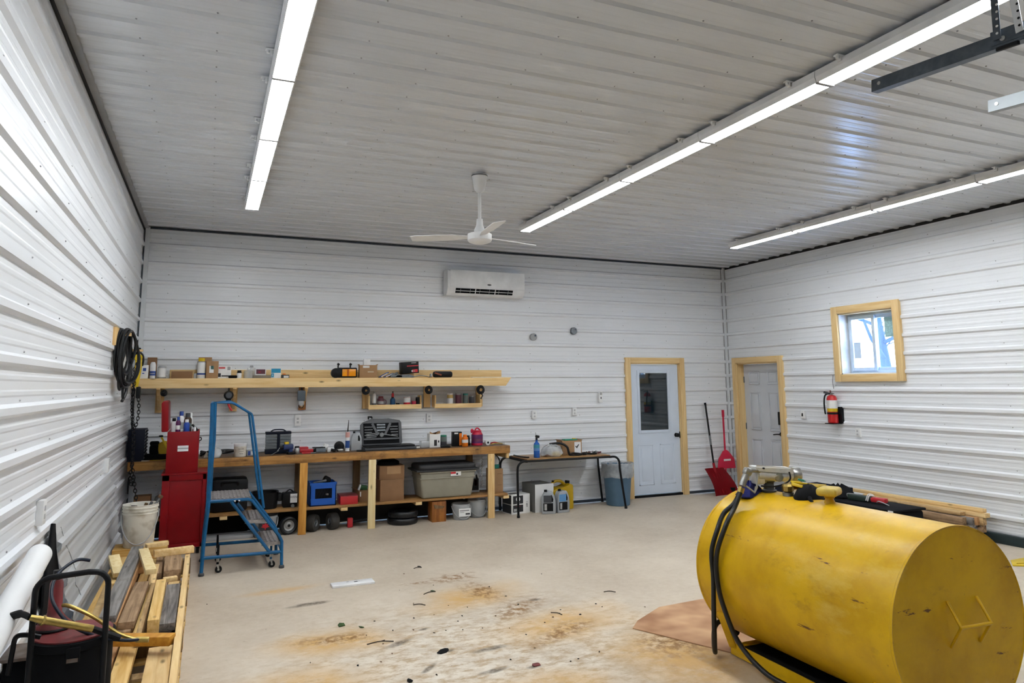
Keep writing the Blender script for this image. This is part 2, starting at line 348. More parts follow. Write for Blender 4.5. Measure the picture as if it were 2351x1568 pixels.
# ------------------------------------------------------------------ the room
PITCH = .2286
def rib_list(t0, t1, first, hh=.022, mh=.0024):
    P = []
    k = -1
    while first + (k - 1) * PITCH < max(t0, t1) + PITCH:
        c = first + k * PITCH
        P += [(c - .032, 0), (c - .0155, hh), (c + .0155, hh), (c + .032, 0)]
        for m in (PITCH / 3 + .002, 2 * PITCH / 3 - .002): P += [(c + m - .017, 0), (c + m - .008, mh), (c + m + .008, mh), (c + m + .017, 0)]
        k += 1
    def off(t):
        for (a, p), (b_, q) in zip(P, P[1:]):
            if a <= t <= b_: return p + (q - p) * (t - a) / max(b_ - a, 1e-9)
        return 0
    L = [(t, o) for t, o in P if t0 < t < t1]
    return [(t0, off(t0))] + L + [(t1, off(t1))], off
def panel(name, m, f, s0, s1, t0, t1, first, holes=(), screws=(), srow=None, hh=.022, mh=.0024):
    """f(s, t, off) -> point; ribs run along s, repeat along t"""
    b = B(); prof, off = rib_list(t0, t1, first, hh, mh)
    for h in holes:
        for t in h[2:]:
            if t0 < t < t1: prof.append((t, off(t)))
    prof = sorted(set(prof)); ss = sorted({s0, s1} | {x for h in holes for x in h[:2]})
    i = b.mi(m); bm = b.bm
    grid = [[bm.verts.new(V(f(s, t, o))) for t, o in prof] for s in ss]
    for a in range(len(ss) - 1):
        for k in range(len(prof) - 1):
            sm, tm = (ss[a] + ss[a+1]) / 2, (prof[k][0] + prof[k+1][0]) / 2
            if any(h[0] < sm < h[1] and h[2] < tm < h[3] for h in holes): continue
            bm.faces.new((grid[a][k], grid[a+1][k], grid[a+1][k+1], grid[a][k+1])).material_index = i
    bmesh.ops.delete(bm, geom=[v for v in bm.verts if not v.link_faces], context='VERTS')
    j = b.mi(SCREW)
    for s in screws:
        t = first + (srow if srow is not None else .06); n = 0
        while t < t1 - .05:
            if t > t0 + .03 and not any(h[0] - .05 < s < h[1] + .05 and h[2] - .05 < t < h[3] + .05 for h in holes):
                r = .0058; c = [bm.verts.new(V(f(s + r * math.cos(k * PI / 3), t + r * math.sin(k * PI / 3), off(t) + .001))) for k in range(6)]
                d = [bm.verts.new(V(f(s + .6 * r * math.cos(k * PI / 3), t + .6 * r * math.sin(k * PI / 3), off(t) + .006))) for k in range(6)]
                bm.faces.new(d).material_index = j
                for k in range(6): bm.faces.new((c[k], c[(k+1) % 6], d[(k+1) % 6], d[k])).material_index = j
            t += PITCH
    bmesh.ops.recalc_face_normals(bm, faces=bm.faces[:])
    me = bpy.data.meshes.new(name); bm.to_mesh(me); bm.free()
    for mm in b.ms: me.materials.append(mm)
    o = bpy.data.objects.new(name, me); COL.objects.link(o); o['kind'] = 'structure'; return o
FZ = H - 16 * PITCH                                      # height of the lowest rib
struct(B().bb(FLOORM, -.3, W + .3, -D - .3, .3, -.12, 0), 'floor', ang=0)
D1 = (6.888, 7.822, 0, 2.065); D2 = (-1.175, -.25, 0, 2.065); W1 = (-3.205, -2.345, 1.85, 2.685)
panel('wall_back', PANEL, lambda s, t, o: (s, -o, t), 0, W, .045, H - .012, FZ, [D1], [.303 + k * .812 for k in range(11)], .1)
panel('wall_left', PANEL, lambda s, t, o: (o, s, t), -D, 0, .045, H - .012, FZ, [], [-.1 - k * .7685 for k in range(16)], .045)
panel('wall_right', PANEL, lambda s, t, o: (W - o, s, t), -D, 0, .06, H - .03, FZ, [D2, W1], [-.67 - k * .77 for k in range(15)], .06)
panel('wall_front', PANEL, lambda s, t, o: (s, -D + o, t), 0, W, .0, H, FZ, [(1.2, 4.1, 0, 3.0), (5.05, 7.95, 0, 3.0)])
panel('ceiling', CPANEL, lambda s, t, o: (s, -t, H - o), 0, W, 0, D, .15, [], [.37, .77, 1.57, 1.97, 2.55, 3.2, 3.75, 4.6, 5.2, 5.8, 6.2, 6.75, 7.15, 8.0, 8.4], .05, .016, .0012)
tr = lambda n, b: struct(b, n)
tr('trim_1', B().bb(TRIMW, .022, .072, -.034, -.002, .05, H - .01).bb(GREYD, .006, .022, -.02, -.002, .05, H - .01))
tr('trim_2', B().bb(TRIMW, W - .05, W - .012, -.038, -.014, .05, H - .01).bb(LGREY, W - .06, W - .05, -.012, -.002, .05, H - .01).bb(LGREY, W - .012, W - .002, -.05, -.038, .05, H - .01))
tr('trim_3', B().bb(GAPB, .002, .014, -D, 0, H - .05, H - .002).bb(LGREY, .014, .055, -D, -.02, H - .028, H - .001))
tr('trim_4', B().bb(GREYD, 0, W, -.03, -.004, H - .03, H - .012).bb(GAPB, 0, W, -.012, .0, H - .012, H))
tr('trim_5', B().bb(GAPB, W - .004, W + .02, -D, 0, H - .04, H))
tr('baseboard_back', B().bb(GAPB, 0, 6.86, .002, .03, 0, .06).bb(GAPB, 7.85, W, .002, .03, 0, .06))
tr('baseboard_right', B().bb(mat('treated_plank', (.018, .035, .04), .6, 0, .3, 8, stretch=(1, .2, 4)), W - .06, W + .03, -D, -1.3, 0, .10, .006))
tr('baseboard_left', B().bb(GAPB, -.03, -.002, -D, 0, 0, .06))
DOORD = mat('garage_door_grey', (.16, .16, .17), .5)
for i, (a, c) in enumerate(((1.2, 4.1), (5.05, 7.95))):
    b = B().bb(DOORD, a, c, -D - .06, -D, 0, 3.0)
    for k in range(6): b.bb(GREYM, a, c, -D, -D + .01, .5 * k + .02, .5 * k + .035)
    struct(b, 'door_%d' % (3 + i))

def casing(parent, axis, lo, hi, z0, z1, plane, sgn, wd=.09, sill=False, xm=None, zm=None):
    """wood frame around an opening lying in the wall; axis 'x' (back wall) or 'y' (right wall)"""
    def bar(a0, a1, b0, b1, m, dz=.0):
        t0, t1 = plane - sgn * .019, plane + sgn * .03
        b = B()
        if axis == 'x': b.bb(m, a0, a1, t0, t1, b0, b1, .002)
        else: b.bb(m, t0, t1, a0, a1, b0, b1, .002)
        b.obj('casing', parent)
    bar(lo - wd, lo, z0 - (wd if sill else 0), z1 + wd, CASE_Z); bar(hi, hi + wd, z0 - (wd if sill else 0), z1 + wd, CASE_Z)
    bar(lo, hi, z1, z1 + wd, xm)
    if sill: bar(lo, hi, z0 - wd, z0, xm)
# door in the back wall: half-glazed, hinged at the left
d = thing('door_1', None, None, (0, 0, 0)); d['kind'] = 'structure'
casing(d, 'x', D1[0], D1[1], 0, D1[3], -.019, -1, .09, False, CASE_X)
b = B()
for x0, x1 in ((D1[0], D1[0] + .01), (D1[1] - .01, D1[1])): b.bb(CASE_Z, x0, x1, -.019, .12, 0, D1[3])
b.bb(CASE_X, D1[0], D1[1], -.019, .12, D1[3] - .01, D1[3]); b.obj('jamb', d)
y = .01
b = B(); x0, x1, z0, z1 = D1[0] + .012, D1[1] - .012, .045, D1[3] - .012
gx0, gx1, gz0, gz1 = 7.075, 7.60, 1.02, 1.91
b.bb(DOORW, x0, gx0, y, y + .045, z0, z1).bb(DOORW, gx1, x1, y, y + .045, z0, z1).bb(DOORW, gx0, gx1, y, y + .045, z0, gz0).bb(DOORW, gx0, gx1, y, y + .045, gz1, z1)
for a0, a1, c0, c1 in ((gx0 - .045, gx0, gz0 - .045, gz1 + .045), (gx1, gx1 + .045, gz0 - .045, gz1 + .045), (gx0, gx1, gz0 - .045, gz0), (gx0, gx1, gz1, gz1 + .045)): b.bb(DOORW, a0, a1, y - .012, y, c0, c1, .005)
leaf = b.obj('door_leaf', d)
b = B()
for px0, px1 in ((7.02, 7.30), (7.42, 7.70)):
    for a0, a1, c0, c1 in ((px0, px0 + .02, .18, .80), (px1 - .02, px1, .18, .80), (px0, px1, .18, .2), (px0, px1, .78, .80), (px0 + .06, px1 - .06, .24, .74)): b.bb(DOORW, a0, a1, y - .004, y + .001, c0, c1, .0015)
b.obj('door_panel', leaf)
B().bb(DGLASS, gx0, gx1, y + .01, y + .02, gz0, gz1).obj('glass_pane', leaf)
b = B().cyl(BLACK, (7.735, y, .93), (7.735, y - .012, .93), .032).cyl(BLACK, (7.735, y, .93), (7.735, y - .04, .93), .012).lathe(BLACK, [(.012, 0), (.03, .008), (.032, .02), (.022, .032), (0, .034)], (7.735, y - .035, .93), 16, (0, -1, 0)).bb(BLACK, 7.80, 7.81, y - .012, y + .002, .88, .98)
b.obj('door_knob', d)
for z in (1.75, 1.05, .35): B().bb(BRASS, x0 - .004, x0 + .012, y - .008, y + .01, z - .05, z + .05, .002).obj('hinge', d)
B().bb(MATTE, D1[0], D1[1], -.015, .10, 0, .035).obj('threshold', d)
# six-panel door in the right wall
d = thing('door_2', None, None); d['kind'] = 'structure'
casing(d, 'y', D2[0], D2[1], 0, D2[3], W - .019, -1, .09, False, CASE_Y)
b = B()
for a in (D2[0], D2[1] - .018): b.bb(CASE_Z, W - .019, W + .16, a, a + .018, 0, D2[3])
b.bb(CASE_Y, W - .019, W + .16, D2[0], D2[1], D2[3] - .018, D2[3]); b.obj('jamb', d)
X = W + .10; y0, y1 = D2[0] + .02, D2[1] - .02
leaf = B().bb(DOORG, X, X + .045, y0, y1, .03, D2[3] - .02).obj('door_leaf', d)
wl = y1 - y0
for c0, c1 in ((1.72, 1.93), (1.0, 1.60), (.22, .86)):
    for k in (0, 1):
        a0 = y0 + .12 + k * (wl / 2 - .03); a1 = a0 + wl / 2 - .21
        b = B()
        for q0, q1, r0, r1 in ((a0, a0 + .018, c0, c1), (a1 - .018, a1, c0, c1), (a0, a1, c0, c0 + .018), (a0, a1, c1 - .018, c1)): b.bb(DOORG, X - .012, X, q0, q1, r0, r1, .004)
        b.bb(DOORG, X - .010, X, a0 + .04, a1 - .04, c0 + .04, c1 - .04, .003); b.obj('door_panel', leaf)
yk = y0 + .118
B().bb(BLACK, X - .03, X, yk - .035, yk + .035, 1.10, 1.30, .008).obj('keypad_lock', d)
B().cyl(BLACK, (X, yk, .96), (X - .015, yk, .96), .032).cyl(BLACK, (X, yk, .96), (X - .06, yk, .96), .011).tube(BLACK, smooth([(X - .055, yk, .96), (X - .058, yk + .05, .958), (X - .05, yk + .12, .95)]), .009).obj('lever_handle', d)
for z in (1.80, 1.05, .30): B().bb(GREYM, X - .012, X + .01, D2[1] - .03, D2[1] - .012, z - .05, z + .05, .002).obj('hinge', d)
B().bb(MATTE, W - .01, W + .16, D2[0], D2[1], 0, .035).obj('threshold', d)
# window in the right wall
w = thing('window_1', None, None); w['kind'] = 'structure'
casing(w, 'y', W1[0], W1[1], W1[2], W1[3], W - .019, -1, .098, True, CASE_Y)
b = B().bb(WHITE, W - .019, W + .15, W1[1] - .014, W1[1], W1[2], W1[3]).bb(WHITE, W - .019, W + .15, W1[0], W1[0] + .014, W1[2], W1[3]).bb(CASE_Y, W - .019, W + .15, W1[0], W1[1], W1[3] - .014, W1[3]).bb(WHITE, W - .019, W + .15, W1[0], W1[1], W1[2], W1[2] + .014)
b.obj('window_reveal', w)
a0, a1, c0, c1 = W1[0] + .014, W1[1] - .014, W1[2] + .014, W1[3] - .014; X = W + .12
def sash(X, a0, a1, c0, c1, f, name, m=VINYL):
    return B().bb(m, X, X + .035, a0, a0 + f, c0, c1, .004).bb(m, X, X + .035, a1 - f, a1, c0, c1, .004).bb(m, X, X + .035, a0 + f, a1 - f, c0, c0 + f, .004).bb(m, X, X + .035, a0 + f, a1 - f, c1 - f, c1, .004).obj(name, w)
sash(X + .02, a0, a1, c0, c1, .035, 'window_frame'); mid = (a0 + a1) / 2 + .01
s1 = sash(X, mid - .03, a1 - .03, c0 + .03, c1 - .03, .045, 'sash'); s2 = sash(X + .04, a0 + .03, mid + .02, c0 + .03, c1 - .03, .045, 'sash')
B().bb(GLASS, X + .016, X + .02, mid + .01, a1 - .07, c0 + .07, c1 - .07).obj('pane', s1)
B().bb(GLASS, X + .056, X + .06, a0 + .07, mid - .02, c0 + .07, c1 - .07).obj('pane', s2)
B().bb(STICK, X + .052, X + .0555, a0 + .02, a0 + .28, c1 - .34, c1 - .075).obj('sticker', s2)['label'] = 'pale teal sticker'
B().bb(mat('blue_sticker', (.62, .76, .9), .7), X + .012, X + .0155, a1 - .19, a1 - .085, c0 + .20, c0 + .42).obj('sticker', s1)['label'] = 'pale blue sticker'

# outside the window: a bare tree and a pale wall across the yard
struct(B().bb(mat('snow_ground', (.8, .82, .86), .8), W + .6, W + 40, -22, 25, -.5, -.3), 'ground')
def tree(name, label, base, h, seedv):
    rnd = random.Random(seedv); t = thing(name, label, 'tree', base); b = B(); br = B()
    b.tube(TWIG_G, smooth([(0, 0, 0), (.1, .05, h * .4), (-.05, .1, h * .75), (.1, 0, h)]), [.14 * (1 - k / 22) + .02 for k in range(19)], 8); b.obj('trunk', t)
    def grow(p, d, L, r, n):
        q = [p]; dd = d.copy()
        for k in range(4):
            dd = (dd + V((rnd.uniform(-.3, .3), rnd.uniform(-.3, .3), rnd.uniform(-.1, .25)))).normalized(); q.append(q[-1] + dd * L / 4)
            if n and k: grow(q[-1], (dd + V((rnd.uniform(-.8, .8), rnd.uniform(-1, 1), rnd.uniform(-.3, .6)))).normalized(), L * .55, r * .55, n - 1)
        br.tube(TWIG_G, q, [r * (1 - k * .2) for k in range(5)], 5)
    for k in range(11):
        a = k * 2.4; z = h * (.25 + .065 * k); grow(V((0, 0, z)), V((math.cos(a), math.sin(a), .5)).normalized(), h * .42, .045, 2)
    br.obj('branches', t)
TWIG_G = mat('far_bark', (.03, .065, .11), .9, spec=.1)
tree('bare_tree', 'bare leafless tree standing outside beyond the window on the right wall', (14.0, 1.15, -.3), 5.0, 3)

# ------------------------------------------------------------------ strip lights: three rows of end-to-end battens
def make_light():
    t = thing('strip_light', 'x', 'light')
    b = B(); L = 1.1434
    b.prism(WHITE, [(-.075, 0), (-.077, -.04), (-.066, -.074), (-.062, -.074), (-.062, -.06), (.062, -.06), (.062, -.074), (.066, -.074), (.077, -.04), (.075, 0)], L - .004, (0, -L + .002, 0)); b.obj('housing', t, ang=20)
    b = B(); b.bb(DIFF, -.0615, .0615, -L + .014, -.014, -.071, -.0605); b.obj('diffuser', t)
    b = B().bb(CONC, -.066, .066, -.02, .008, -.083, -.058, .002); b.obj('end_cap', t)
    for y in (-.2, -L + .2): B().bb(WHITE, -.12, .082, y - .016, y + .016, .002, .012, .002).bb(WHITE, -.094, -.079, y - .014, y + .014, -.025, .010, .003).cyl(WHITE, (-.105, y, -.014), (-.105, y, .004), .010).obj('mounting_clip', t)
    return t
proto = None; ORD = ['first', 'second', 'third', 'fourth', 'fifth', 'sixth']
for x, y0, row in ((1.149, -1.775, 'left'), (4.278, -1.838, 'middle'), (7.418, -1.902, 'right')):
    for k in range(6):
        lab = '%s LED strip light from the back wall in the %s ceiling row' % (ORD[k], row)
        if proto is None: proto = make_light(); o = proto; o['label'] = lab; o['group'] = 'LED strip lights end to end on the ceiling'
        else: o = dup(proto, label=lab)
        o.location = (x, y0 - k * 1.1434, H - .031)

# ceiling fan
f = thing('ceiling_fan', 'white three-bladed ceiling fan hanging on a rod in front of the wall heat pump', 'fan', (3.045, -3.55, H - .019))
B().lathe(WHITE, [(.0, 0), (.072, 0), (.074, -.02), (.07, -.025), (.05, -.14), (.03, -.165), (.016, -.17)], seg=24).lathe(BLACK, [(.066, -.008), (.0755, -.008), (.0755, -.014), (.066, -.014)], seg=24, cap=False).obj('canopy', f)
B().cyl(WHITE, (0, 0, -.16), (0, 0, -.48), .016).obj('rod', f)
B().lathe(WHITE, [(.0, -.42), (.028, -.42), (.032, -.48), (.05, -.52), (.055, -.56)], seg=20).obj('lower_canopy', f)
B().lathe(WHITE, [(0, -.555), (.10, -.557), (.112, -.565), (.112, -.62), (.10, -.635), (.06, -.65), (0, -.655)], seg=28).obj('motor', f)
for a in (152, 215 + 180 - 20, 265):
    q = math.radians(a); u = V((math.cos(q), math.sin(q), 0)); s = V((-u.y, u.x, 0))
    bl = B(); poly = [(.10, -.03), (.2, -.045), (.25, -.06), (.6, -.062), (.64, -.05), (.64, .05), (.6, .062), (.25, .06), (.2, .045), (.1, .03)]
    bl.prism(WHITE, poly, .006, (0, 0, -.59), u, (s + V((0, 0, .22))).normalized(), (0, 0, 1)); bl.obj('blade', f)

# wall heat pump
a = thing('heat_pump', 'white wall-mounted heat pump head high on the back wall', 'heat pump', (4.41, -.02, 3.0))
b = B(); b.prism(WHITE, [(0, .0), (0, .36), (-.16, .36), (-.20, .34), (-.205, .10), (-.17, .03), (-.13, 0)], 1.18, (-.59, 0, 0), (0, 1, 0), (0, 0, 1), (1, 0, 0), .006); b.obj('casing', a)
B().bb(WHITE, -.555, .585, -.212, -.2, .112, .352, .004).obj('front_cover', a)
b = B()
for x0, x1 in ((-.47, -.18), (-.165, .12), (.135, .40)):
    b.prism(MATTE, [(-.2085, .094), (-.1765, .030), (-.168, .033), (-.20, .098)], x1 - x0, (x0, 0, .0), (0, 1, 0), (0, 0, 1), (1, 0, 0))
b.obj('air_outlet', a)
b = B()
b.beam(WHITE, (-.47, -.1955, .060), (.40, -.1955, .060), .003, .008, (0, 1, -2))
for k in range(6): b.beam(LGREY, (-.40 + k * .145, -.2095, .088), (-.40 + k * .145, -.182, .034), .004, .004)
b.obj('louvre', a)
B().lathe(GREYP, [(1, 0), (1, .002), (0, .002)], (.03, -.2115, .16), 16, (0, -1, 0), sq=(.032, .011, 1)).obj('badge', a)
# round cover plates and switches on the back wall
for (x, z, m, lab) in ((5.221, 2.445, LGREY, 'round grey pipe cap on the back wall nearer the heat pump'), (5.898, 2.551, GREYM, 'round grey pipe cap on the back wall nearer the right corner')):
    tag(B().lathe(m, [(.055, 0), (.055, .04), (.05, .046), (.0, .046)], (0, 0, 0), 20, (0, -1, 0)).lathe(GREYD, [(.015, 0), (.015, .004), (0, .004)], (.02, -.047, .02), 8, (0, -1, 0)).obj('pipe_cap', loc=(x, -.002, z)), lab, 'cap', 'pipe caps on the back wall')
OUTG = mat('outlet_shade', (.55, .56, .58), .5)
def outlet(x, y, z, lab, ax='b', blank=False, m=WHITE, h=.115, w=.072, toggle=False, cat='outlet', name='wall_outlet'):
    t = thing(name, lab, cat, (x, y, z), {'b': 0, 'r': -PI / 2, 'l': PI / 2}[ax])
    B().bb(m, -w / 2, w / 2, -.032, .004, -h / 2, h / 2, .004).obj('cover_plate', t)
    b = B()
    if toggle: b.bb(BLACK, -.008, .008, -.044, -.032, -.022, .022, .002).bb(BLACK, -.004, .004, -.05, -.04, -.02, 0)
    else:
        for zz in (-.022, .022): b.bb(OUTG, -.014, .014, -.0345, -.032, zz - .013, zz + .013, .001)
    b.obj('switch' if toggle else 'socket', t)
outlet(1.885, -.004, 1.313, 'white wall outlet below the long shelf above the parts organiser', h=.14, w=.075)
outlet(3.625, -.004, 1.30, 'white wall outlet below the two small box shelves', h=.12, w=.075)
outlet(5.221, -.004, 1.307, 'white wall outlet above the blue spray bottle on the table')
outlet(5.886, -.004, 1.337, 'white blank cover plate on the back wall left of the glazed door')
outlet(W - .004, -2.541, 1.078, 'white wall outlet below the fire extinguisher', 'r')
outlet(W - .004, -1.611, 1.28, 'white light switch plate beside the six-panel door', 'r', toggle=True, cat='switch', name='light_switch')
outlet(.004, -4.87, 1.08, 'white cover plate on the left wall above the white pipe', 'l', h=.13, w=.08)
outlet(.004, -2.18, 1.06, 'white cover plate on the left wall below the hanging hose', 'l', h=.12, w=.08)
t = thing('thermostat_remote', 'slim white remote control in a holder left of the glazed door', 'remote', (6.337, -.02, 1.55))
B().bb(WHITE, -.03, .03, -.03, .016, -.085, .085, .006).obj('holder', t); B().bb(LGREY, -.018, .018, -.033, -.03, .03, .07).bb(GREYP, -.008, .008, -.034, -.03, -.03, .0).obj('display', t)

# ------------------------------------------------------------------ workbench along the back wall
t = thing('workbench', 'long stained wooden workbench with a lower shelf along the back wall', 'workbench', (0, 0, 0))
YF = -.56
B().bb(BENCHTOP, .04, 4.605, YF + .038, -.03, .90, .93, .002).obj('worktop', t)
B().bb(BENCH_X, .04, 4.605, YF, YF + .038, .832, .93, .003).obj('front_beam', t)
B().bb(DARKW_Z, .04, 4.605, -.07, -.03, .81, .90, .002).obj('rear_beam', t)
B().bb(SHELF2, .10, 4.585, -.52, -.08, .272, .300, .002).obj('lower_shelf', t)
for x, m, lab in ((1.915, ORANGE_Z, None), (2.742, PALE_Z, 'paler new front leg'), (4.335, PINE_Z, None), (.62, DARKW_Z, None)):
    o = B().bb(m, x - .045, x + .045, YF + .002, YF + .038, 0, .832, .002).obj('leg', t)
    if lab: o['label'] = lab
for x in (.62, 1.915, 2.64, 4.20): B().bb(DARKW_Z, x - .045, x + .045, -.075, -.037, 0, .81, .002).obj('leg', t)
B().bb(mat('shade_dark', (.022, .025, .028), .8), .30, 4.30, -.088, -.078, .02, .268).obj('shade_panel', t)  # dark sheet added to stand for the shade under the lower shelf
for x in (1.05, 2.42, 3.36, 4.57): B().bb(PINE_X, x - .045, x + .035, -.515, -.06, .232, .271, .002).obj('shelf_bearer', t)
B().bb(PINE_Z, 4.56, 4.598, -.54, -.08, .765, .829, .002).obj('end_block', t)

# long shelf above
t = thing('wall_shelf', 'long pine shelf with a deep front beam above the workbench', 'shelf', (0, 0, 0))
B().bb(PINE_X, .01, 4.66, -.40, -.03, 1.828, 1.846, .001).obj('shelf_board', t)
b = B(); b.prism(PINE_X, [(.01, 1.732), (4.60, 1.732), (4.685, 1.846), (.01, 1.846)], .038, (0, -.438, 0), bev=.002); b.obj('front_beam', t)
B().bb(PINE_X, .38, 4.69, -.06, -.022, 1.847, 1.955, .002).obj('back_board', t)
B().bb(PINE_X, .01, 4.62, -.06, -.022, 1.735, 1.826, .002).obj('ledger_board', t)
for x, m in ((.29, PINE_Z), (1.105, PINE_Z), (1.93, STAIN), (2.744, PINE_Z), (3.586, PINE_Z), (4.352, PINE_Z)):
    br = B().bb(m, x - .045, x + .045, -.06, -.022, 1.445, 1.733, .002).obj('bracket', t)
    B().beam(PINE_Z, (x, -.43, 1.745), (x, -.07, 1.50), .038, .06, bev=.002).obj('brace', br) if x < 2.5 else None
TW = thing('white_strip', 'thin white strip lying on the right end of the long shelf', 'strip', (4.42, -.3, 1.846), -.03)
B().bb(WHITE, -.28, .36, -.06, .02, 0, .008, .002).obj('strip', TW)
tag(B().bb(CARD, -.16, .16, -.05, .05, 0, .006).obj('board_offcut', loc=(4.0, -.12, 1.846)), 'thin tan offcut lying on the long shelf near its right end', 'offcut')
for i, (x0, x1, lab) in enumerate(((2.70, 3.515, 'small pine box shelf on the left holding a red jug and tins'), (3.60, 4.375, 'small pine box shelf holding four storage jars'))):
    t = thing('box_shelf', lab, 'shelf', ((x0 + x1) / 2, 0, 1.446), 0, 'small box shelves on the back wall'); w = (x1 - x0) / 2 - .05
    B().bb(PINE_X, -w, w, -.20, -.064, 0, .018, .001).obj('shelf_board', t)
    B().bb(PINE_X, -w, w, -.212, -.20, -.01, .05, .001).obj('front_lip', t)
    for sx in (-w, w - .018): B().bb(PINE_Z, sx, sx + .018, -.20, -.064, .018, .165, .001).obj('side_panel', t)

# ------------------------------------------------------------------ little things: generic makers
def carton(name, label, x, y, z, w, d, h, m=CARD, rz=0, prints=(), group=None, cat='box', flaps=0, rot=None, tape=False):
    t = thing(name, label, cat, (x, y, z), rz, group, rot)
    b = B().box(m, (0, 0, h / 2), (w, d, h), None, min(.003, h * .1)); 
    if flaps:
        for s in (-1, 1): b.beam(m, (s * w / 2, 0, h), (s * (w / 2 + flaps * .5), 0, h + flaps * .5), d * .96, .004)
    b.obj('carton', t)
    if tape: B().bb(TWHITE, -w / 2 - .001, w / 2 + .001, -.02, .02, h - .02, h + .001).obj('tape', t)
    for p in prints:                                   # (material, x0, x1, z0, z1) in shares of the front face
        pm, a0, a1, c0, c1 = p[:5]; b = B().bb(pm, -w/2 + a0 * w, -w/2 + a1 * w, -d/2 - .0016, -d/2 + .001, c0 * h, c1 * h)
        if len(p) > 5: b.text(p[6], p[5], (c1 - c0) * h * .55, (-w/2 + (a0 + a1) / 2 * w, -d/2 - .0022, (c0 + c1) / 2 * h), depth=.0004)
        b.obj('label', t)
    return t
TWHITE = mat('packing_tape', (.62, .52, .38), .25)
def can(name, label, x, y, z, r, h, m=WHITE, cap=None, cr=.6, ch=.12, band=None, cat='bottle', group=None, neck=True, txt=None, handle=False, sq=None):
    t = thing(name, label, cat, (x, y, z), random.uniform(-.3, .3) if not txt else 0, group)
    hb = h * (1 - ch) if cap else h
    pr = [(r * .94, 0), (r, .004), (r, hb * (.82 if neck else .97))] + ([(r * .85, hb * .92), (r * cr, hb)] if neck else [(r * .97, hb)])
    B().lathe(m, [(q if not sq else q / r, zz) for q, zz in pr], seg=20, sq=(r * sq[0], r * sq[1], .6) if sq else None).obj('body', t)
    if cap: B().lathe(cap, [(r * cr * 1.0, hb - .002), (r * cr * 1.05, hb + .003), (r * cr * 1.05, h - .003), (r * cr * .95, h)], seg=16).obj('cap', t)
    for q in (band or ()):
        rr = r * 1.012; b = B()
        if sq: b.bb(q[0], -r * sq[0] * .7, r * sq[0] * .7, -r * sq[1] * 1.0 - .002, -r * sq[1] + .004, q[1] * h, q[2] * h)
        else: b.lathe(q[0], [(rr, q[1] * h), (rr, q[2] * h)], seg=20, cap=False)
        b.obj('label', t)
    if handle: B().tube(m, smooth([(r * .9, 0, hb * .75), (r * 1.5, 0, hb * .7), (r * 1.55, 0, hb * .35), (r * .9, 0, hb * .25)]), r * .12).obj('handle', t)
    if txt: B().text(txt[1], txt[0], txt[2], (0, -r * 1.02, h * txt[3]), depth=.0006).obj('label', t)
    return t
SZ = 1.8465
# long shelf, left to right
carton('cardboard_box', 'tall brown cardboard box at the left end of the long shelf', .19, -.11, SZ, .10, .08, .25, CARD2)
carton('filter_box', 'white filter box with a blue logo at the left end of the long shelf', .125, -.30, SZ, .085, .08, .155, WHITE, 0, [(CREDB, .35, .75, .55, .78), (CREDB, .3, .55, .35, .42)])
can('filter_canister', 'white filter canister beside the white box with the blue logo', .212, -.30, SZ, .031, .19, WHITE, band=[(CREDB, .18, .45)], cat='filter', txt=('NAPA', WHITE, .02, .3), group='filters on the long shelf')
can('filter_canister', 'short wide white filter canister left of the open cardboard tray', .305, -.26, SZ, .046, .15, LGREY, band=[(WHITE, .12, .8)], cat='filter', neck=True, group='filters on the long shelf')
carton('cardboard_tray', 'low brown cardboard tray open at the top on the long shelf', .52, -.24, SZ, .225, .16, .085, CARD2, .05)
can('white_jar', 'tiny white jar left of the tall canister with the yellow cap', .665, -.22, SZ, .018, .07, WHITE, GOLDL, .8, cat='jar')
can('filter_canister', 'tall white canister with a yellow and black cap on the long shelf', .728, -.28, SZ, .046, .24, WHITE, YEL, .75, .16, [(LABELB, .80, .83), (CREDB, .18, .26)], 'filter', neck=False, group='filters on the long shelf')
carton('cardboard_box', 'brown cardboard box standing behind the canister with the yellow cap', .765, -.13, SZ, .15, .10, .255, CARD)
carton('cardboard_box', 'brown cardboard box with a white and blue label on the long shelf', .845, -.27, SZ, .135, .10, .205, CARD, .05, [(WHITE, .26, .62, .32, .72), (TEAL, .38, .62, .52, .72)])
carton('parts_box', 'white box with red lettering on the long shelf', .985, -.25, SZ, .15, .09, .145, PAPER, -.05, [(RED2, .08, .55, .80, .92), (LABELB, .05, .25, .12, .42), (LABELB, .3, .85, .15, .25), (LGREY, .72, .95, .68, .95)])
tag(B().box(MATTE, (0, 0, .018), (.10, .06, .035), None, .012).obj('black_pouch', loc=(1.08, -.30, SZ)), 'small flat black pouch in front of the white box with red lettering', 'pouch')
can('small_bottle', 'small white and black bottle beside the black pouch', 1.152, -.28, SZ, .028, .095, WHITE, BLACK, .8, .25, [(BLACK, .65, .74)])
can('pump_bottle', 'clear plastic bottle with a thin spout on the long shelf', 1.262, -.22, SZ, .055, .13, CLEAR, WHITE, .3, .2, cat='bottle')
can('clear_bottle', 'clear plastic bottle behind the one with the spout', 1.30, -.12, SZ, .05, .16, CLEAR, LGREY, .4, .12)
carton('cardboard_tray', 'flat grey brown tray under the small picture box', 1.415, -.24, SZ, .205, .13, .035, mat('grey_board', (.23, .20, .16), .8))
carton('picture_box', 'small box with a reddish picture lying on the flat tray', 1.395, -.25, SZ + .0365, .125, .07, .078, WHITE, .08, [(MAROON, .08, .92, .2, .92), (PINKR, .3, .5, .4, .6)])
carton('parts_box', 'blue and white box near the middle of the long shelf', 1.578, -.26, SZ, .115, .06, .12, WHITE, -.06, [(mat('cyan_print', (.01, .28, .50), .5), .02, .98, .55, .98), (mat('cyan_print2', (.01, .28, .50), .5), .02, .3, .1, .5, '5', WHITE)])
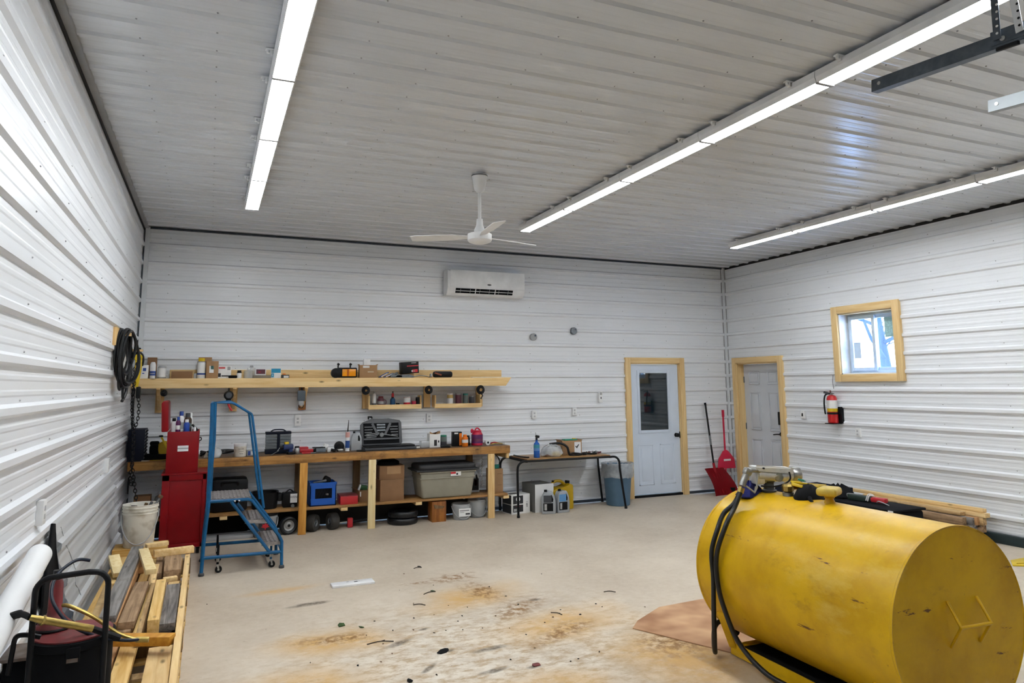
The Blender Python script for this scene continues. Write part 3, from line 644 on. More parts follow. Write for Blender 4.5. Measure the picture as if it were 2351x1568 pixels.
carton('parts_box', 'little grey box with an orange top right of the blue and white box', 1.69, -.26, SZ, .09, .05, .042, GREYP, .1, [(WHITE, .25, .9, .1, .7)])
tag(B().box(ORANGE, (0, 0, .008), (.04, .03, .015), None, .004).obj('orange_cap', loc=(1.675, -.26, SZ + .0425)), 'tiny orange cap lying on the little grey box', 'cap')
t = thing('work_light', 'black work light with an amber lens on the long shelf', 'light', (2.42, -.27, SZ))
B().box(BLACK, (.03, 0, .068), (.245, .09, .13), None, .015).lathe(BLACK, [(0, -.06), (.05, -.055), (.063, -.02), (.063, .04), (0, .05)], (-.115, -.01, .063), 18, (0, -1, 0)).obj('housing', t)
B().bb(AMBER, -.04, .135, -.052, -.044, .022, .112, .004).obj('lens', t)
B().bb(mat('amber_dark', (.5, .12, .005), .3), .02, .045, -.0545, -.05, .025, .11).bb(BLACK, -.05, -.04, -.055, -.04, .015, .12).bb(BLACK, .135, .145, -.055, -.04, .015, .12).obj('lens_divider', t)
for x in (-.085, .07): B().cyl(BLACK, (x, 0, .12), (x, 0, .165), .009).cyl(BLACK, (x - .004, 0, .165), (x + .01, 0, .185), .016).obj('mounting_bolt', t)
carton('cardboard_box', 'brown cardboard box with a white label right of the amber work light', 2.72, -.25, SZ, .225, .15, .165, CARD, -.06, [(WHITE, .18, .55, .78, .95), (TWHITE, .45, .8, .42, .52)], flaps=.02)
carton('small_box', 'small white box standing on the cardboard box beside the amber light', 2.705, -.25, SZ + .1665, .085, .06, .078, WHITE)
for k, (x, rr) in enumerate(((2.885, -.5), (2.945, -.62), (3.01, -.7))):
    t = thing('blister_pack', ('leftmost', 'middle', 'rightmost')[k] + ' of three leaning blue and white packs on the long shelf', 'pack', (x, -.22, SZ + .004), 0, 'leaning packs on the long shelf', (0, -rr - 1.0, 0))
    B().bb(CREDB if k < 2 else GREYP, .0, .13, -.05, .05, 0, .012, .003).bb(WHITE, .015, .11, -.0515, .0515, .002, .010).obj('card', t)
t = thing('clamp', 'grey metal clamp lying beside the leaning packs', 'clamp', (3.09, -.29, SZ))
B().box(GREYM, (0, 0, .02), (.16, .04, .035), None, .006).cyl(GREYM, (-.06, 0, .03), (.02, 0, .065), .014).obj('clamp_body', t); B().cyl(BLACK, (.06, 0, .02), (.12, 0, .02), .015).obj('clamp_screw', t)
t = thing('metal_plate', 'flat grey metal bracket on the long shelf under the tilted black box', 'bracket', (3.20, -.31, SZ))
B().prism(GREYM, [(-.13, 0), (-.08, -.01 + .01), (.10, 0), (.14, .02), (.06, .045), (-.1, .04)], .07, (0, 0, 0)).obj('plate', t)
carton('tool_box', 'black box with a red stripe tilted on the long shelf', 3.285, -.22, SZ + .058, .235, .12, .155, BLACK, 0, [(RED2, .28, .97, .60, .68), (RED2, .60, .92, .08, .34), (WHITE, .55, .75, .12, .28), (LGREY, .55, .85, .86, .93)], rot=(0, -.06, .12))
tag(B().box(CARD, (0, 0, .028), (.16, .10, .054), None, .003).obj('wood_block', loc=(3.26, -.20, SZ)), 'tan block propping up the tilted black box', 'block')
t = thing('tool_case', 'black roll of tools lying near the right end of the long shelf', 'tool', (3.71, -.26, SZ))
B().box(BLACK, (.03, 0, .045), (.27, .10, .085), None, .03).obj('case', t); B().box(mat('dull_copper', (.25, .06, .02), .5), (-.05, -.052, .05), (.10, .01, .02), (0, .3, 0)).box(LGREY, (-.14, -.02, .03), (.03, .05, .05), None, .01).obj('trim', t)
tag(B().tube(GREYM, smooth([(-.14, 0, .006), (-.04, .01, .03), (.05, 0, .02), (.1, .02, .006)]), .005).obj('bent_wire', loc=(3.45, -.3, SZ)), 'thin bent wire on the long shelf right of the tilted black box', 'wire')

# things hanging under the shelf
def tape_ring(x, z, r, lab, tail=False):
    t = thing('cord_ring', lab, 'cord', (x, -.452, z), 0, 'rings of cord hanging under the shelf')
    b = B()
    for k in range(4): b.tube(BLACK, [(math.cos(a) * (r - .008 * k), -.006 * k + .004 * math.sin(3 * a + k), math.sin(a) * (r - .008 * k) * 1.05) for a in [2 * PI * j / 28 for j in range(28)]], .008, 6, True)
    b.obj('coil', t); B().cyl(BLACK, (0, .02, r * .9), (0, .02, r * 1.25), .006).obj('hook', t)
    if tail: B().tube(BLACK, smooth([(.01, 0, -r), (.03, 0, -r - .03), (.005, 0, -r - .06), (.015, 0, -r - .07)]), .007).obj('tail', t)
tape_ring(2.66, 1.685, .045, 'small ring of black cord hanging at the left end of the left box shelf')
tape_ring(3.49, 1.685, .046, 'small ring of black cord hanging between the two box shelves')
tape_ring(4.22, 1.68, .052, 'small ring of black cord hanging at the right end of the right box shelf', True)
tape_ring(.35, 1.68, .03, 'tiny ring of black cord under the left end of the long shelf')
t = thing('impact_tool', 'black air tool with a red handle hanging under the long shelf', 'tool', (1.04, -.46, 1.645))
B().lathe(BLACK, [(0, -.04), (.035, -.038), (.052, -.02), (.055, .0), (.052, .02), (.035, .038), (0, .04)], (0, 0, 0), 20, (0, 1, 0)).box(BLACK, (0, 0, -.055), (.055, .05, .07), None, .012).cyl(BLACK, (0, 0, .045), (0, 0, .086), .01).obj('body', t)
B().lathe(GREYP, [(.038, 0), (.03, .006), (0, .006)], (0, -.039, 0), 18, (0, -1, 0)).obj('dial', t)
B().tube(RED2, smooth([(.0, 0, -.09), (.012, 0, -.13), (.035, 0, -.165), (.045, 0, -.18)]), .012).obj('handle', t)
t = thing('battery_charger', 'grey hanging lamp with a hook under the long shelf', 'lamp', (1.87, -.46, 1.60))
B().box(mat('slate_case', (.06, .08, .10), .4), (0, 0, .03), (.095, .05, .13), None, .015).box(LGREY, (0, 0, -.06), (.06, .04, .06), None, .012).cyl(BLACK, (0, 0, .09), (0, 0, .13), .012).obj('body', t)
B().lathe(CHROME, [(.012, 0), (.012, .01), (0, .01)], (0, -.02, -.085), 12, (0, -1, 0)).tube(BLACK, [(math.cos(a) * .028, -.01, -.09 + math.sin(a) * .028) for a in [2 * PI * k / 16 for k in range(16)]], .005, 6, True).obj('ring', t)

# things in the two box shelves
CZ = 1.4645
can('spray_bottle', 'white spray bottle at the left end of the left box shelf', 2.835, -.14, CZ, .026, .205, WHITE, LGREY, .4, .12, [(GREYP, .1, .25)])
can('red_jug', 'dark red jug with a handle in the left box shelf', 2.925, -.14, CZ, .045, .14, MAROON, DRED, .7, .12, [(LGREY, .3, .55)], 'jug', handle=True)
bb_ = can('oil_bottle', 'blue bottle with a red pump top in the left box shelf', 3.085, -.14, CZ, .034, .13, mat('deep_blue', (.01, .08, .20), .4), BLACK, .5, .1)
B().cyl(RED2, (0, 0, .13), (0, 0, .18), .018, .014).cyl(BLACK, (0, 0, .18), (0, 0, .205), .007).obj('pump_top', bb_)
can('putty_tin', 'small black round tin right of the blue bottle in the left box shelf', 3.15, -.15, CZ, .024, .05, BLACK, cat='tin', neck=False)
can('paint_tin', 'small white tin left of the blue bottle in the left box shelf', 3.0, -.16, CZ, .018, .03, WHITE, cat='tin', neck=False)
can('paint_tin', 'red and white tin in the middle of the left box shelf', 3.28, -.14, CZ, .046, .132, RED2, WHITE, .93, .08, [(WHITE, .42, .9)], 'tin', neck=False)
can('paint_tin', 'low red tin beside the black jar in the left box shelf', 3.373, -.15, CZ, .03, .072, PINKR, cat='tin', neck=False, band=[(WHITE, .1, .4)])
can('black_jar', 'black jar at the right end of the left box shelf', 3.44, -.13, CZ, .038, .125, BLACK, GREYP, .9, .15, cat='jar', neck=False)
for x, m, lm, hh, lab in ((3.89, GOLDL, WHITE, .172, 'jar with a gold body and white label, leftmost in the right box shelf'), (4.01, MAROON, LGREY, .172, 'jar of dark red hardware with a white lid in the right box shelf'), (4.115, OLIVE, TEAL, .165, 'grey green jar third from the left in the right box shelf'), (4.205, DJAR, LGREY, .135, 'short dark jar, rightmost in the right box shelf')):
    can('storage_jar', lab, x, -.135, CZ, .042 if x < 4.1 else .036, hh, m, lm, .95, .14, [(WHITE, .15, .6)] if x < 3.9 else None, 'jar', 'storage jars in the right box shelf', neck=False)

# ------------------------------------------------------------------ on the workbench
BZ = .9305
t = thing('louvred_panel', 'tall black slotted metal panel standing on the left end of the workbench', 'panel', (.10, -.30, BZ))
b = B().bb(NAVY, -.08, .09, -.20, .14, 0, .35, .004)
for k in range(9): b.bb(MATTE, .09, .10, -.17, .10, .02 + k * .037, .035 + k * .037).beam(LGREY, (.092, -.205, .03 + k * .037), (.092, -.19, .045 + k * .037), .004, .004)
b.obj('panel', t)
t = thing('mitre_saw', 'yellow and black power saw on the left of the workbench beside the red chest', 'saw', (.35, -.33, BZ))
B().box(MATTE, (-.05, 0, .03), (.26, .24, .06), None, .02).box(MATTE, (-.07, 0, .11), (.10, .10, .12), None, .03).obj('base', t)
B().lathe(YEL2, [(0, -.02), (.07, -.02), (.085, 0), (.07, .02), (0, .02)], (.04, -.02, .12), 20, (0, 1, 0)).obj('blade_guard', t)
B().beam(YEL, (.0, -.06, .25), (.09, -.07, .08), .012, .02).obj('depth_stop', t)
B().lathe(MATTE, [(.0, 0), (.022, .004), (.022, .02), (0, .024)], (-.005, -.06, .25), 12).box(MATTE, (-.07, 0, .18), (.10, .06, .05), None, .02).cyl(BRASS, (-.12, 0, .1), (.1, .06, .17), .01).obj('motor', t)
t = thing('pry_bar', 'yellow handled measuring stick lying on the front edge of the workbench', 'tool', (.30, -.52, BZ))
B().beam(YEL2, (-.06, 0, .006), (.20, .01, .006), .02, .008).beam(mat('pale_metal', (.5, .45, .35), .4, .3), (-.13, 0, .006), (-.05, 0, .006), .03, .008).obj('stick', t)
t = thing('black_hose', 'black hose and cable snaking along the workbench behind the blue ladder', 'hose', (.87, -.33, BZ))
b = B()
for k in range(3): b.tube(RUBBER, smooth([(-.10, .05 * k, .02 + .02 * k), (.0, -.06 + .03 * k, .07 - .01 * k), (.14, .02, .04 + .015 * k), (.28, -.04 + .04 * k, .06), (.42, .03, .02 + .012 * k), (.50, .05 * k, .02)]), .014, 8)
b.obj('hose', t); B().box(BLACK, (.02, -.04, .03), (.09, .12, .055), None, .02).obj('connector', t)
t = thing('round_lamp', 'round clear work lamp lying on the workbench behind the ladder', 'lamp', (.93, -.44, BZ))
B().lathe(LGREY, [(0, 0), (.06, 0), (.068, .02), (.066, .05), (.05, .06)], (0, .03, .04), 24, (0, -1, .3)).obj('housing', t)
B().lathe(CLEAR, [(.056, .0), (.04, .012), (0, .018)], (0, -.03, .058), 24, (0, -1, .3)).obj('lens', t)
tag(B().prism(mat('paper_tan', (.55, .5, .42), .8), [(0, 0), (.10, 0), (.03, .07)], .004, (0, 0, 0), (1, 0, 0), (0, 0, 1), (0, 1, 0)).obj('paper_scrap', loc=(.80, -.40, BZ)), 'pale scrap of card leaning on the workbench right of the red chest', 'scrap')
t = thing('plastic_tub', 'white plastic tub with handwriting in black marker on the workbench', 'tub', (1.195, -.44, BZ))
B().lathe(DIRTYW, [(.062, 0), (.068, .01), (.07, .125), (.068, .125)], seg=28).obj('tub', t); B().lathe(WHITE, [(.072, .12), (.073, .145), (.068, .15), (0, .15)], seg=28).obj('lid', t)
B().text(LABELB, 'Nuts &', .02, (.005, -.0705, .092), depth=.0006).text(LABELB, 'mixed', .018, (.012, -.0705, .065), depth=.0006).text(LABELB, 'Bolts', .02, (.012, -.0705, .038), depth=.0006).obj('handwriting', t)
carton('parts_box', 'small white and blue box right of the white tub on the workbench', 1.335, -.36, BZ, .13, .08, .062, LGREY, .05, [(CREDB, .1, .3, .1, .9), (PAPER, .4, .95, .2, .8)])
t = thing('parts_organizer', 'grey small-parts organiser case with a carry handle standing on the workbench', 'organiser', (1.635, -.24, BZ))
b = B().bb(NAVY, -.15, .15, -.06, .06, 0, .055, .006).bb(NAVY, -.15, .15, -.06, .06, .235, .265, .006).bb(NAVY, -.013, .013, -.066, .06, .05, .24)
b.obj('frame', t)
for sx in (-.082, .082):
    for k in range(5): B().bb(mat('smoke_drawer', (.13, .15, .165), .3) if (sx < 0 and k == 0) else bpy.data.materials['smoke_drawer'], sx - .065, sx + .065, -.063, .05, .058 + k * .0355, .091 + k * .0355, .003).obj('drawer', t)
B().tube(NAVY, smooth([(-.09, 0, .262), (-.05, 0, .285), (.05, 0, .285), (.09, 0, .262)]), .008).obj('handle', t)
t = thing('cordless_drill', 'blue cordless drill with a yellow mark in front of the parts organiser', 'drill', (1.735, -.44, BZ), .3)
B().box(mat('drill_blue', (.01, .03, .12), .4), (0, 0, .09), (.13, .06, .07), None, .02).box(bpy.data.materials['drill_blue'], (.03, 0, .04), (.05, .045, .08), None, .01).obj('body', t)
B().box(BLACK, (.035, 0, .015), (.09, .07, .03), None, .006).obj('battery', t); B().box(YEL, (-.02, 0, .135), (.05, .035, .03), None, .006).obj('level_cap', t)
B().cyl(BLACK, (-.06, 0, .09), (-.10, 0, .085), .02, .012).cyl(CHROME, (-.10, 0, .085), (-.14, -.02, .05), .004).obj('chuck', t)
tag(B().tube(GREYM, [(0, 0, .004), (.10, .07, .05)], .005).obj('long_bit', loc=(1.53, -.52, BZ)), 'long drill bit leaning at the front edge of the workbench by the drill', 'drill bit')
can('metal_cup', 'small silver and black canister right of the blue drill', 1.845, -.40, BZ, .034, .09, CHROME, BLACK, .8, .2, cat='canister')
t = thing('red_level', 'long red tool lying on the workbench right of the silver canister', 'tool', (1.965, -.33, BZ)); B().box(RED2, (0, 0, .025), (.17, .05, .04), None, .01).obj('body', t); B().cyl(BLACK, (.085, 0, .025), (.11, 0, .025), .02).obj('end_cap', t)
t = thing('pliers', 'red handled pliers lying at the front of the workbench left of the grey box', 'pliers', (2.0, -.47, BZ)); B().tube(RED2, [(-.1, 0, .008), (0, 0, .008)], .008).tube(RED2, [(-.1, .03, .008), (0, .004, .008)], .008).obj('handles', t); B().box(GREYM, (.03, .0, .008), (.06, .02, .012), None, .004).obj('jaws', t)
t = thing('grey_tin', 'flat grey box with a black edge on the workbench left of the white valve', 'box', (2.135, -.32, BZ)); B().box(mat('slate_grey', (.16, .19, .22), .5), (0, 0, .026), (.12, .10, .052), None, .008).obj('body', t); B().box(BLACK, (-.02, 0, .058), (.15, .08, .012), None, .003).obj('lid', t)
t = thing('white_valve', 'white plastic valve with a black fitting on the workbench', 'valve', (2.25, -.37, BZ)); B().box(WHITE, (0, 0, .03), (.08, .07, .06), None, .012).box(PAPER, (-.05, .05, .07), (.06, .05, .06), (0, .3, 0), .01).obj('body', t); B().cyl(BLACK, (.0, -.04, .03), (.05, -.04, .02), .018).tube(BLACK, smooth([(.05, -.03, .02), (.07, -.04, .03), (.09, -.04, .008)]), .008).obj('fitting', t)
t = thing('tape_measure', 'black round wheel with a silver clip standing on the workbench', 'wheel', (2.365, -.32, BZ)); B().lathe(BLACK, [(0, -.02), (.05, -.02), (.062, -.012), (.062, .012), (.05, .02), (0, .02)], (0, 0, .062), 28, (0, 1, 0)).obj('wheel', t); B().lathe(BLACK, [(.03, 0), (.028, .006), (0, .006)], (0, -.02, .062), 20, (0, -1, 0)).box(CHROME, (-.005, -.06, .018), (.09, .05, .036), None, .01).obj('clip', t)
t = thing('caulk_tube', 'blue and white caulk tube with a long black nozzle standing on the workbench', 'tube', (2.465, -.34, BZ)); B().cyl(WHITE, (0, 0, 0), (0, 0, .24), .027).obj('body', t)
B().lathe(mat('caulk_blue', (.02, .08, .30), .4), [(.0275, .04), (.0275, .13)], seg=20, cap=False).lathe(mat('caulk_pink', (.75, .40, .36), .5), [(.0275, .17), (.0275, .235)], seg=20, cap=False).obj('label', t); B().cyl(BLACK, (0, 0, .24), (.008, 0, .385), .008, .003).obj('nozzle', t)
def oil_jug(name, lab, x, y, z, w, d, h, m, capm, lb, group=None, rz=0, tall=True):
    t = thing(name, lab, 'jug', (x, y, z), rz, group)
    hole = [(w * .12, h * .52), (w * .30, h * .50), (w * .33, h * .62), (w * .22, h * .80), (w * .12, h * .78)]
    b = B()
    outer = [(-w/2, .0), (w/2, 0), (w/2, h*.45), (w*.46, h*.7), (w*.30, h*.90), (w*.12, h*.94), (-w*.05, h*.90), (-w*.30, h*.92), (-w*.42, h*.78), (-w/2, h*.6)]
    b.prism(m, outer, d, (0, -d/2, 0), bev=min(.012, d * .2)); b.obj('body', t)
    B().prism(BLACK if m != BLACK else GREYP, hole, .003, (0, -d/2 - .0015, 0)).obj('grip_recess', t)
    B().cyl(capm, (-w*.2, 0, h*.90), (-w*.2, 0, h), min(w, d) * .2).obj('cap', t)
    for (mm, a0, a1, c0, c1) in lb: B().bb(mm, -w/2 + a0*w, -w/2 + a1*w, -d/2 - .002, -d/2 + .001, c0*h, c1*h).obj('label', t)
    return t
oil_jug('oil_jug', 'silver oil bottle on the workbench left of the open socket set', 2.575, -.33, BZ, .135, .07, .24, SILV, BLACK, [(LGREY, .2, .8, .1, .42)])
tag(B().tube(BLACK, [(-.05, 0, .012), (.03, -.01, .012), (.06, -.02, .008)], .011).obj('black_grip', loc=(2.60, -.50, BZ)), 'short black grip lying at the front edge below the silver bottle', 'handle')
# socket set
t = thing('socket_set', 'open grey socket set case standing on the workbench', 'tool case', (2.93, -.34, BZ))
b = B(); b.bb(GREYP, -.27, .40, -.13, .14, 0, .035, .01).bb(BLACK, -.25, .38, -.125, .12, .035, .06, .008); b.obj('case_base', t)
o = bpy.data.objects
lidm = mat('case_grey', (.085, .09, .10), .5)
poly = [(-.27, 0), (.245, 0), (.27, .03), (.27, .29), (.25, .32), (.10, .345), (-.12, .345), (-.24, .30), (-.27, .27)]
lid = B().prism(lidm, poly, .035, (-.02, .02, .055), (1, 0, 0), (0, .25, .97), (0, .97, -.25), .008).obj('case_lid', t)
b = B(); U = V((1, 0, 0)); Q = V((0, .25, .97)); NN = V((0, -.97, .25)); O = V((-.02, .02, .055))
def pt(a, c, n=.002): return O + U * a + Q * c + NN * n
b.quad(MATTE, pt(-.235, .02), pt(.23, .02), pt(.23, .285), pt(-.235, .285))
b.obj('lid_recess', lid)
b = B(); b.beam(lidm, pt(-.235, .078, .01), pt(.23, .078, .01), .02, .02, NN)
CHR2 = mat('tool_steel', (.16, .165, .17), .35, .7, .4, 30)
for k in range(4):
    b.beam(CHR2, pt(-.22, .13 + k * .035, .008), pt(-.14 + .012 * k, .13 + k * .035, .008), .011, .008, NN); b.beam(CHR2, pt(.215, .13 + k * .035, .008), pt(.13 - .008 * k, .13 + k * .035, .008), .011, .008, NN)
for k in range(3): b.beam(CHR2, pt(-.20, .10 + .02 * k, .01), pt(-.07 + .02 * k, .108 + .024 * k, .01), .012, .01, NN)
for k in range(3): b.beam(GREYM, pt(-.06, .19 + .035 * k, .008), pt(.05, .19 + .035 * k, .008), .02, .012, NN)
b.beam(lidm, pt(-.12, .28, .01), pt(-.05, .13, .01), .03, .012, NN).beam(lidm, pt(.12, .28, .01), pt(.04, .13, .01), .03, .012, NN).beam(CHR2, pt(.0, .14, .012), pt(.21, .105, .012), .01, .01, NN)
b.lathe(CHR2, [(.03, 0), (.03, .01), (.015, .012)], pt(-.0, .13, .004), 16, NN); b.obj('tools', lid)
B().tube(BLACK, [pt(-.16, .34, -.01), pt(-.165, .37, -.01), pt(-.12, .37, -.01), pt(-.115, .35, -.01)], .012).obj('latch', lid)
tag(B().cyl(WHITE, (-.02, 0, .012), (.03, 0, .012), .012).obj('white_plug', loc=(3.36, -.40, BZ)), 'tiny white plug at the right corner of the socket set case', 'plug')
t = thing('clear_tub', 'clear plastic tub of bits beside the white box on the workbench', 'tub', (3.475, -.33, BZ)); B().box(CLEAR, (0, 0, .045), (.12, .10, .09), None, .01).obj('tub', t); B().lathe(CHROME, [(.03, 0), (.03, .03), (0, .03)], (0, 0, .005), 12).obj('bits', t)
t = carton('flap_box', 'white box with an open brown flap on the workbench', 3.60, -.33, BZ, .15, .10, .18, PAPER, .06, [(LABELB, .42, .68, .12, .55), (LABELB, .78, .9, .35, .5)])
B().prism(CARD, [(-.07, .18), (.07, .18), (.07, .215), (.02, .19), (.0, .172), (-.03, .185), (-.075, .21)], .004, (0, -.054, .0)).obj('flap', t)
B().cyl(LGREY, (.06, 0, .18), (.06, 0, .21), .008).obj('knob', t)
can('storage_jar', 'jar of hardware with a green lid on the workbench', 3.737, -.33, BZ, .042, .155, DJAR, GREEN, .95, .14, cat='jar', neck=False, band=[(OLIVE, .45, .86)])
tag(B().tube(BLACK, [(-.06, .01, .016), (.03, -.01, .016), (.06, -.03, .012)], .015).obj('black_grip', loc=(3.72, -.46, BZ)), 'short black handle lying in front of the jar with the green lid', 'handle')
carton('oil_box', 'black box with an orange side on the workbench', 3.93, -.30, BZ, .13, .08, .19, BLACK, -.1, [(WHITE, .2, .6, .85, .95), (ORANGE, .72, .99, .05, .9)])
can('cleaner_bottle', 'bright orange bottle in front of the black and orange box', 4.015, -.40, BZ, .042, .155, ORANGE, ORANGE, .55, .15, [(WHITE, .32, .58)])
can('spray_can', 'black spray can between the orange bottle and the red jug', 4.10, -.28, BZ, .03, .135, BLACK, BLACK, .7, .15, [(GREYP, .3, .6)])
t = can('cleaner_jug', 'red and purple gallon jug near the right end of the workbench', 4.225, -.30, BZ, .078, .20, PINKR, PINKR, .75, .1, [(PURPLE, .15, .72), (mat('pink_print', (.7, .25, .3), .5), .28, .45)], 'jug')
B().tube(PINKR, smooth([(-.05, 0, .17), (-.075, 0, .21), (-.09, 0, .20), (-.085, -.0, .17)]), .014).obj('spout', t); B().tube(PINKR, smooth([(-.04, 0, .195), (0, 0, .23), (.05, 0, .2)]), .01).obj('handle', t)
t = thing('tape_roll', 'white roll lying on its side near the right end of the workbench', 'roll', (4.36, -.34, BZ)); B().lathe(WHITE, [(.014, 0), (.035, 0), (.035, .06), (.014, .06)], (0, .03, .035), 24, (0, -1, 0), cap=False).lathe(BLACK, [(.014, 0), (.014, .06)], (0, .028, .035), 16, (0, -1, 0)).obj('roll', t)
t = thing('pliers', 'red handled pliers lying at the right end of the workbench', 'pliers', (4.47, -.33, BZ)); B().tube(RED2, smooth([(-.08, 0, .012), (.0, .01, .03), (.08, 0, .012)]), .008).tube(BRASS, smooth([(-.06, -.03, .01), (.02, -.04, .02), (.11, -.02, .01)]), .007).obj('handles', t); B().box(CHROME, (.12, 0, .015), (.06, .03, .015), None, .005).obj('jaws', t)
t = thing('red_case', 'thin red case lying on the workbench behind the silver canister', 'case', (1.93, -.14, BZ)); B().box(RED2, (0, 0, .03), (.16, .10, .06), None, .01).obj('shell', t)

# ------------------------------------------------------------------ lower shelf
LZ = .3005
t = thing('tool_case', 'black moulded tool case with a handle on the lower shelf behind the ladder', 'case', (1.10, -.30, LZ))
B().box(BLACK, (0, 0, .19), (.40, .26, .38), None, .04).obj('shell', t); B().tube(BLACK, smooth([(-.09, -.13, .30), (-.07, -.15, .345), (.07, -.15, .345), (.09, -.13, .30)]), .012).bb(GREYP, -.05, .06, -.134, -.129, .23, .243).obj('handle', t)
t = thing('black_tub', 'wide open black tub on the lower shelf left of the black battery box', 'tub', (1.50, -.30, LZ)); B().lathe(BLACK, [(1, 0), (1.12, .18), (1.14, .19), (1.02, .185), (.92, .02), (0, .02)], seg=28, sq=(.14, .13, .7)).obj('tub', t); B().box(BLACK, (.17, 0, .12), (.06, .15, .09), None, .02).obj('side_bin', t)
t = thing('battery_box', 'black power tool box with a white WEN label on the lower shelf', 'tool', (1.785, -.33, LZ)); B().box(BLACK, (0, 0, .085), (.17, .16, .17), None, .015).obj('body', t)
B().bb(PAPER, .0, .08, -.083, -.079, .055, .16).text(LABELB, 'WEN', .036, (.04, -.0835, .12), depth=.0006).obj('label', t); B().tube(BLACK, smooth([(-.05, 0, .165), (0, 0, .20), (.05, 0, .165)]), .008).lathe(GREYM, [(.02, 0), (.02, .03), (0, .03)], (.03, -.07, .02), 12, (0, -1, 0)).obj('handle', t)
t = thing('milk_crate', 'blue plastic milk crate on the lower shelf', 'crate', (2.165, -.32, LZ)); 
b = B(); w, dd, h = .155, .14, .275
for (x0, x1, y0, y1) in ((-w, w, -dd, -dd + .01), (-w, w, dd - .01, dd), (-w, -w + .01, -dd, dd), (w - .01, w, -dd, dd)):
    front = y1 - y0 < .02
    if front: b.bb(BLUEC, x0, x0 + .06, y0, y1, 0, h).bb(BLUEC, x1 - .05, x1, y0, y1, 0, h).bb(BLUEC, x0 + .06, x1 - .05, y0, y1, 0, .085).bb(BLUEC, x0 + .06, x1 - .05, y0, y1, .205, h)
    else: b.bb(BLUEC, x0, x1, y0, y1, 0, h)
b.bb(BLUEC, -w, w, -dd, dd, 0, .01)
b.bb(BLUEC, -w - .006, w + .006, -dd - .006, -dd, h - .03, h).bb(BLUEC, -w - .004, w + .004, -dd - .005, -dd, .08, .088); b.obj('crate', t)
b = B()
for k in range(-5, 6):
    for s in (-1, 1):
        xa, xb = k * .035 - .03 * s + .005, k * .035 + .03 * s + .005
        xa, xb = max(-.095, min(.105, xa)), max(-.095, min(.105, xb))
        if abs(xa - xb) > .01: b.beam(NAVY, (xa, -dd + .004, .085), (xb, -dd + .004, .205), .004, .004, (0, 1, 0))
b.obj('lattice', t)
t = thing('crate_tools', 'black tools heaped inside the blue milk crate', 'tools', (2.165, -.32, LZ + .011)); B().box(BLACK, (.02, 0, .13), (.22, .2, .24), None, .02).box(BLACK, (.06, .02, .27), (.09, .1, .09), (.1, .5, 0), .02).box(GREYM, (-.03, -.04, .265), (.16, .03, .025), (0, -.15, 0), .006).box(CHROME, (.05, -.115, .12), (.03, .01, .02), (0, .3, .2)).obj('heap', t)
t = thing('red_toolbox', 'red metal box on the lower shelf right of the blue crate', 'box', (2.475, -.37, LZ)); B().box(mat('box_red', (.50, .02, .025), .4), (0, 0, .05), (.215, .26, .10), None, .008).obj('body', t); B().bb(DRED, -.108, .108, -.131, .131, .098, .108, .003).obj('lid', t)
carton('open_carton', 'small torn open cardboard box behind the pale bench leg', 2.70, -.27, LZ, .20, .18, .13, CARD2, .2, [(PAPER, .05, .12, .5, .95)], flaps=.07)
t = thing('glove_pack', 'green and white packet in the torn cardboard box', 'packet', (2.69, -.27, LZ + .131)); B().box(mat('dark_green', (.02, .09, .03), .5), (0, 0, .03), (.10, .05, .06), (0, .2, 0), .01).box(WHITE, (-.05, -.01, .035), (.02, .05, .07), (0, .3, 0), .004).obj('packet', t)
carton('brown_box', 'taped brown cardboard box at the bottom of the stack of two', 3.01, -.34, LZ, .31, .26, .262, CARD2, .05, tape=False)
carton('brown_box', 'taped brown cardboard box on top of the stack of two', 3.02, -.33, LZ + .263, .32, .25, .17, CARD2, -.04, [(CARD, .3, .85, .4, .95)])
tag(B().lathe(MATTE, [(1, 0), (.98, .04), (.6, .07), (0, .075)], seg=24, sq=(.14, .11, .8)).obj('black_bundle', loc=(3.0, -.30, LZ + .434)), 'black rubber bundle on top of the two stacked brown boxes', 'bundle')
t = thing('storage_tote', 'large taupe storage tote with a grey lid on the lower shelf', 'tote', (3.735, -.33, LZ))
B().box(TAUPE, (0, 0, .165), (.76, .43, .33), None, .03, 3, taper=.88).bb(TAUPE, -.385, .385, -.225, .215, .315, .34, .008).bb(TAUPE, -.375, .375, -.219, .21, .245, .26, .006).obj('tub', t)
B().box(LIDG, (0, 0, .385), (.78, .42, .085), None, .035, 3).bb(LIDG, -.425, .425, -.24, .235, .34, .362, .008).obj('lid', t)
B().bb(PAPER, .03, .17, -.229, -.222, .275, .325).bb(RED2, .03, .10, -.2295, -.2225, .30, .325).bb(LABELB, .105, .13, -.2296, -.2225, .285, .31).obj('label', t)
oil_jug('oil_jug', 'silver oil jug with a black label right of the storage tote', 4.20, -.22, LZ, .15, .09, .30, SILV, BLACK, [(BLACK, .25, .9, .1, .62), (RED2, .5, .75, .3, .55)])
tag(B().tube(CHROME, [(.006 * math.sin(k * 2.2), .006 * math.cos(k * 2.2), .46 - k * .012) for k in range(34)], .005, 6).obj('hanging_chain', loc=(4.24, -.45, .34)), 'thin chain hanging beside the right front leg of the workbench', 'chain')
carton('cardboard_box', 'tall cardboard box on the right end of the lower shelf', 4.48, -.30, LZ, .17, .2, .31, CARD, 0, [(CARD2, .5, .9, .78, .8), (CARD2, .5, .9, .3, .32)])
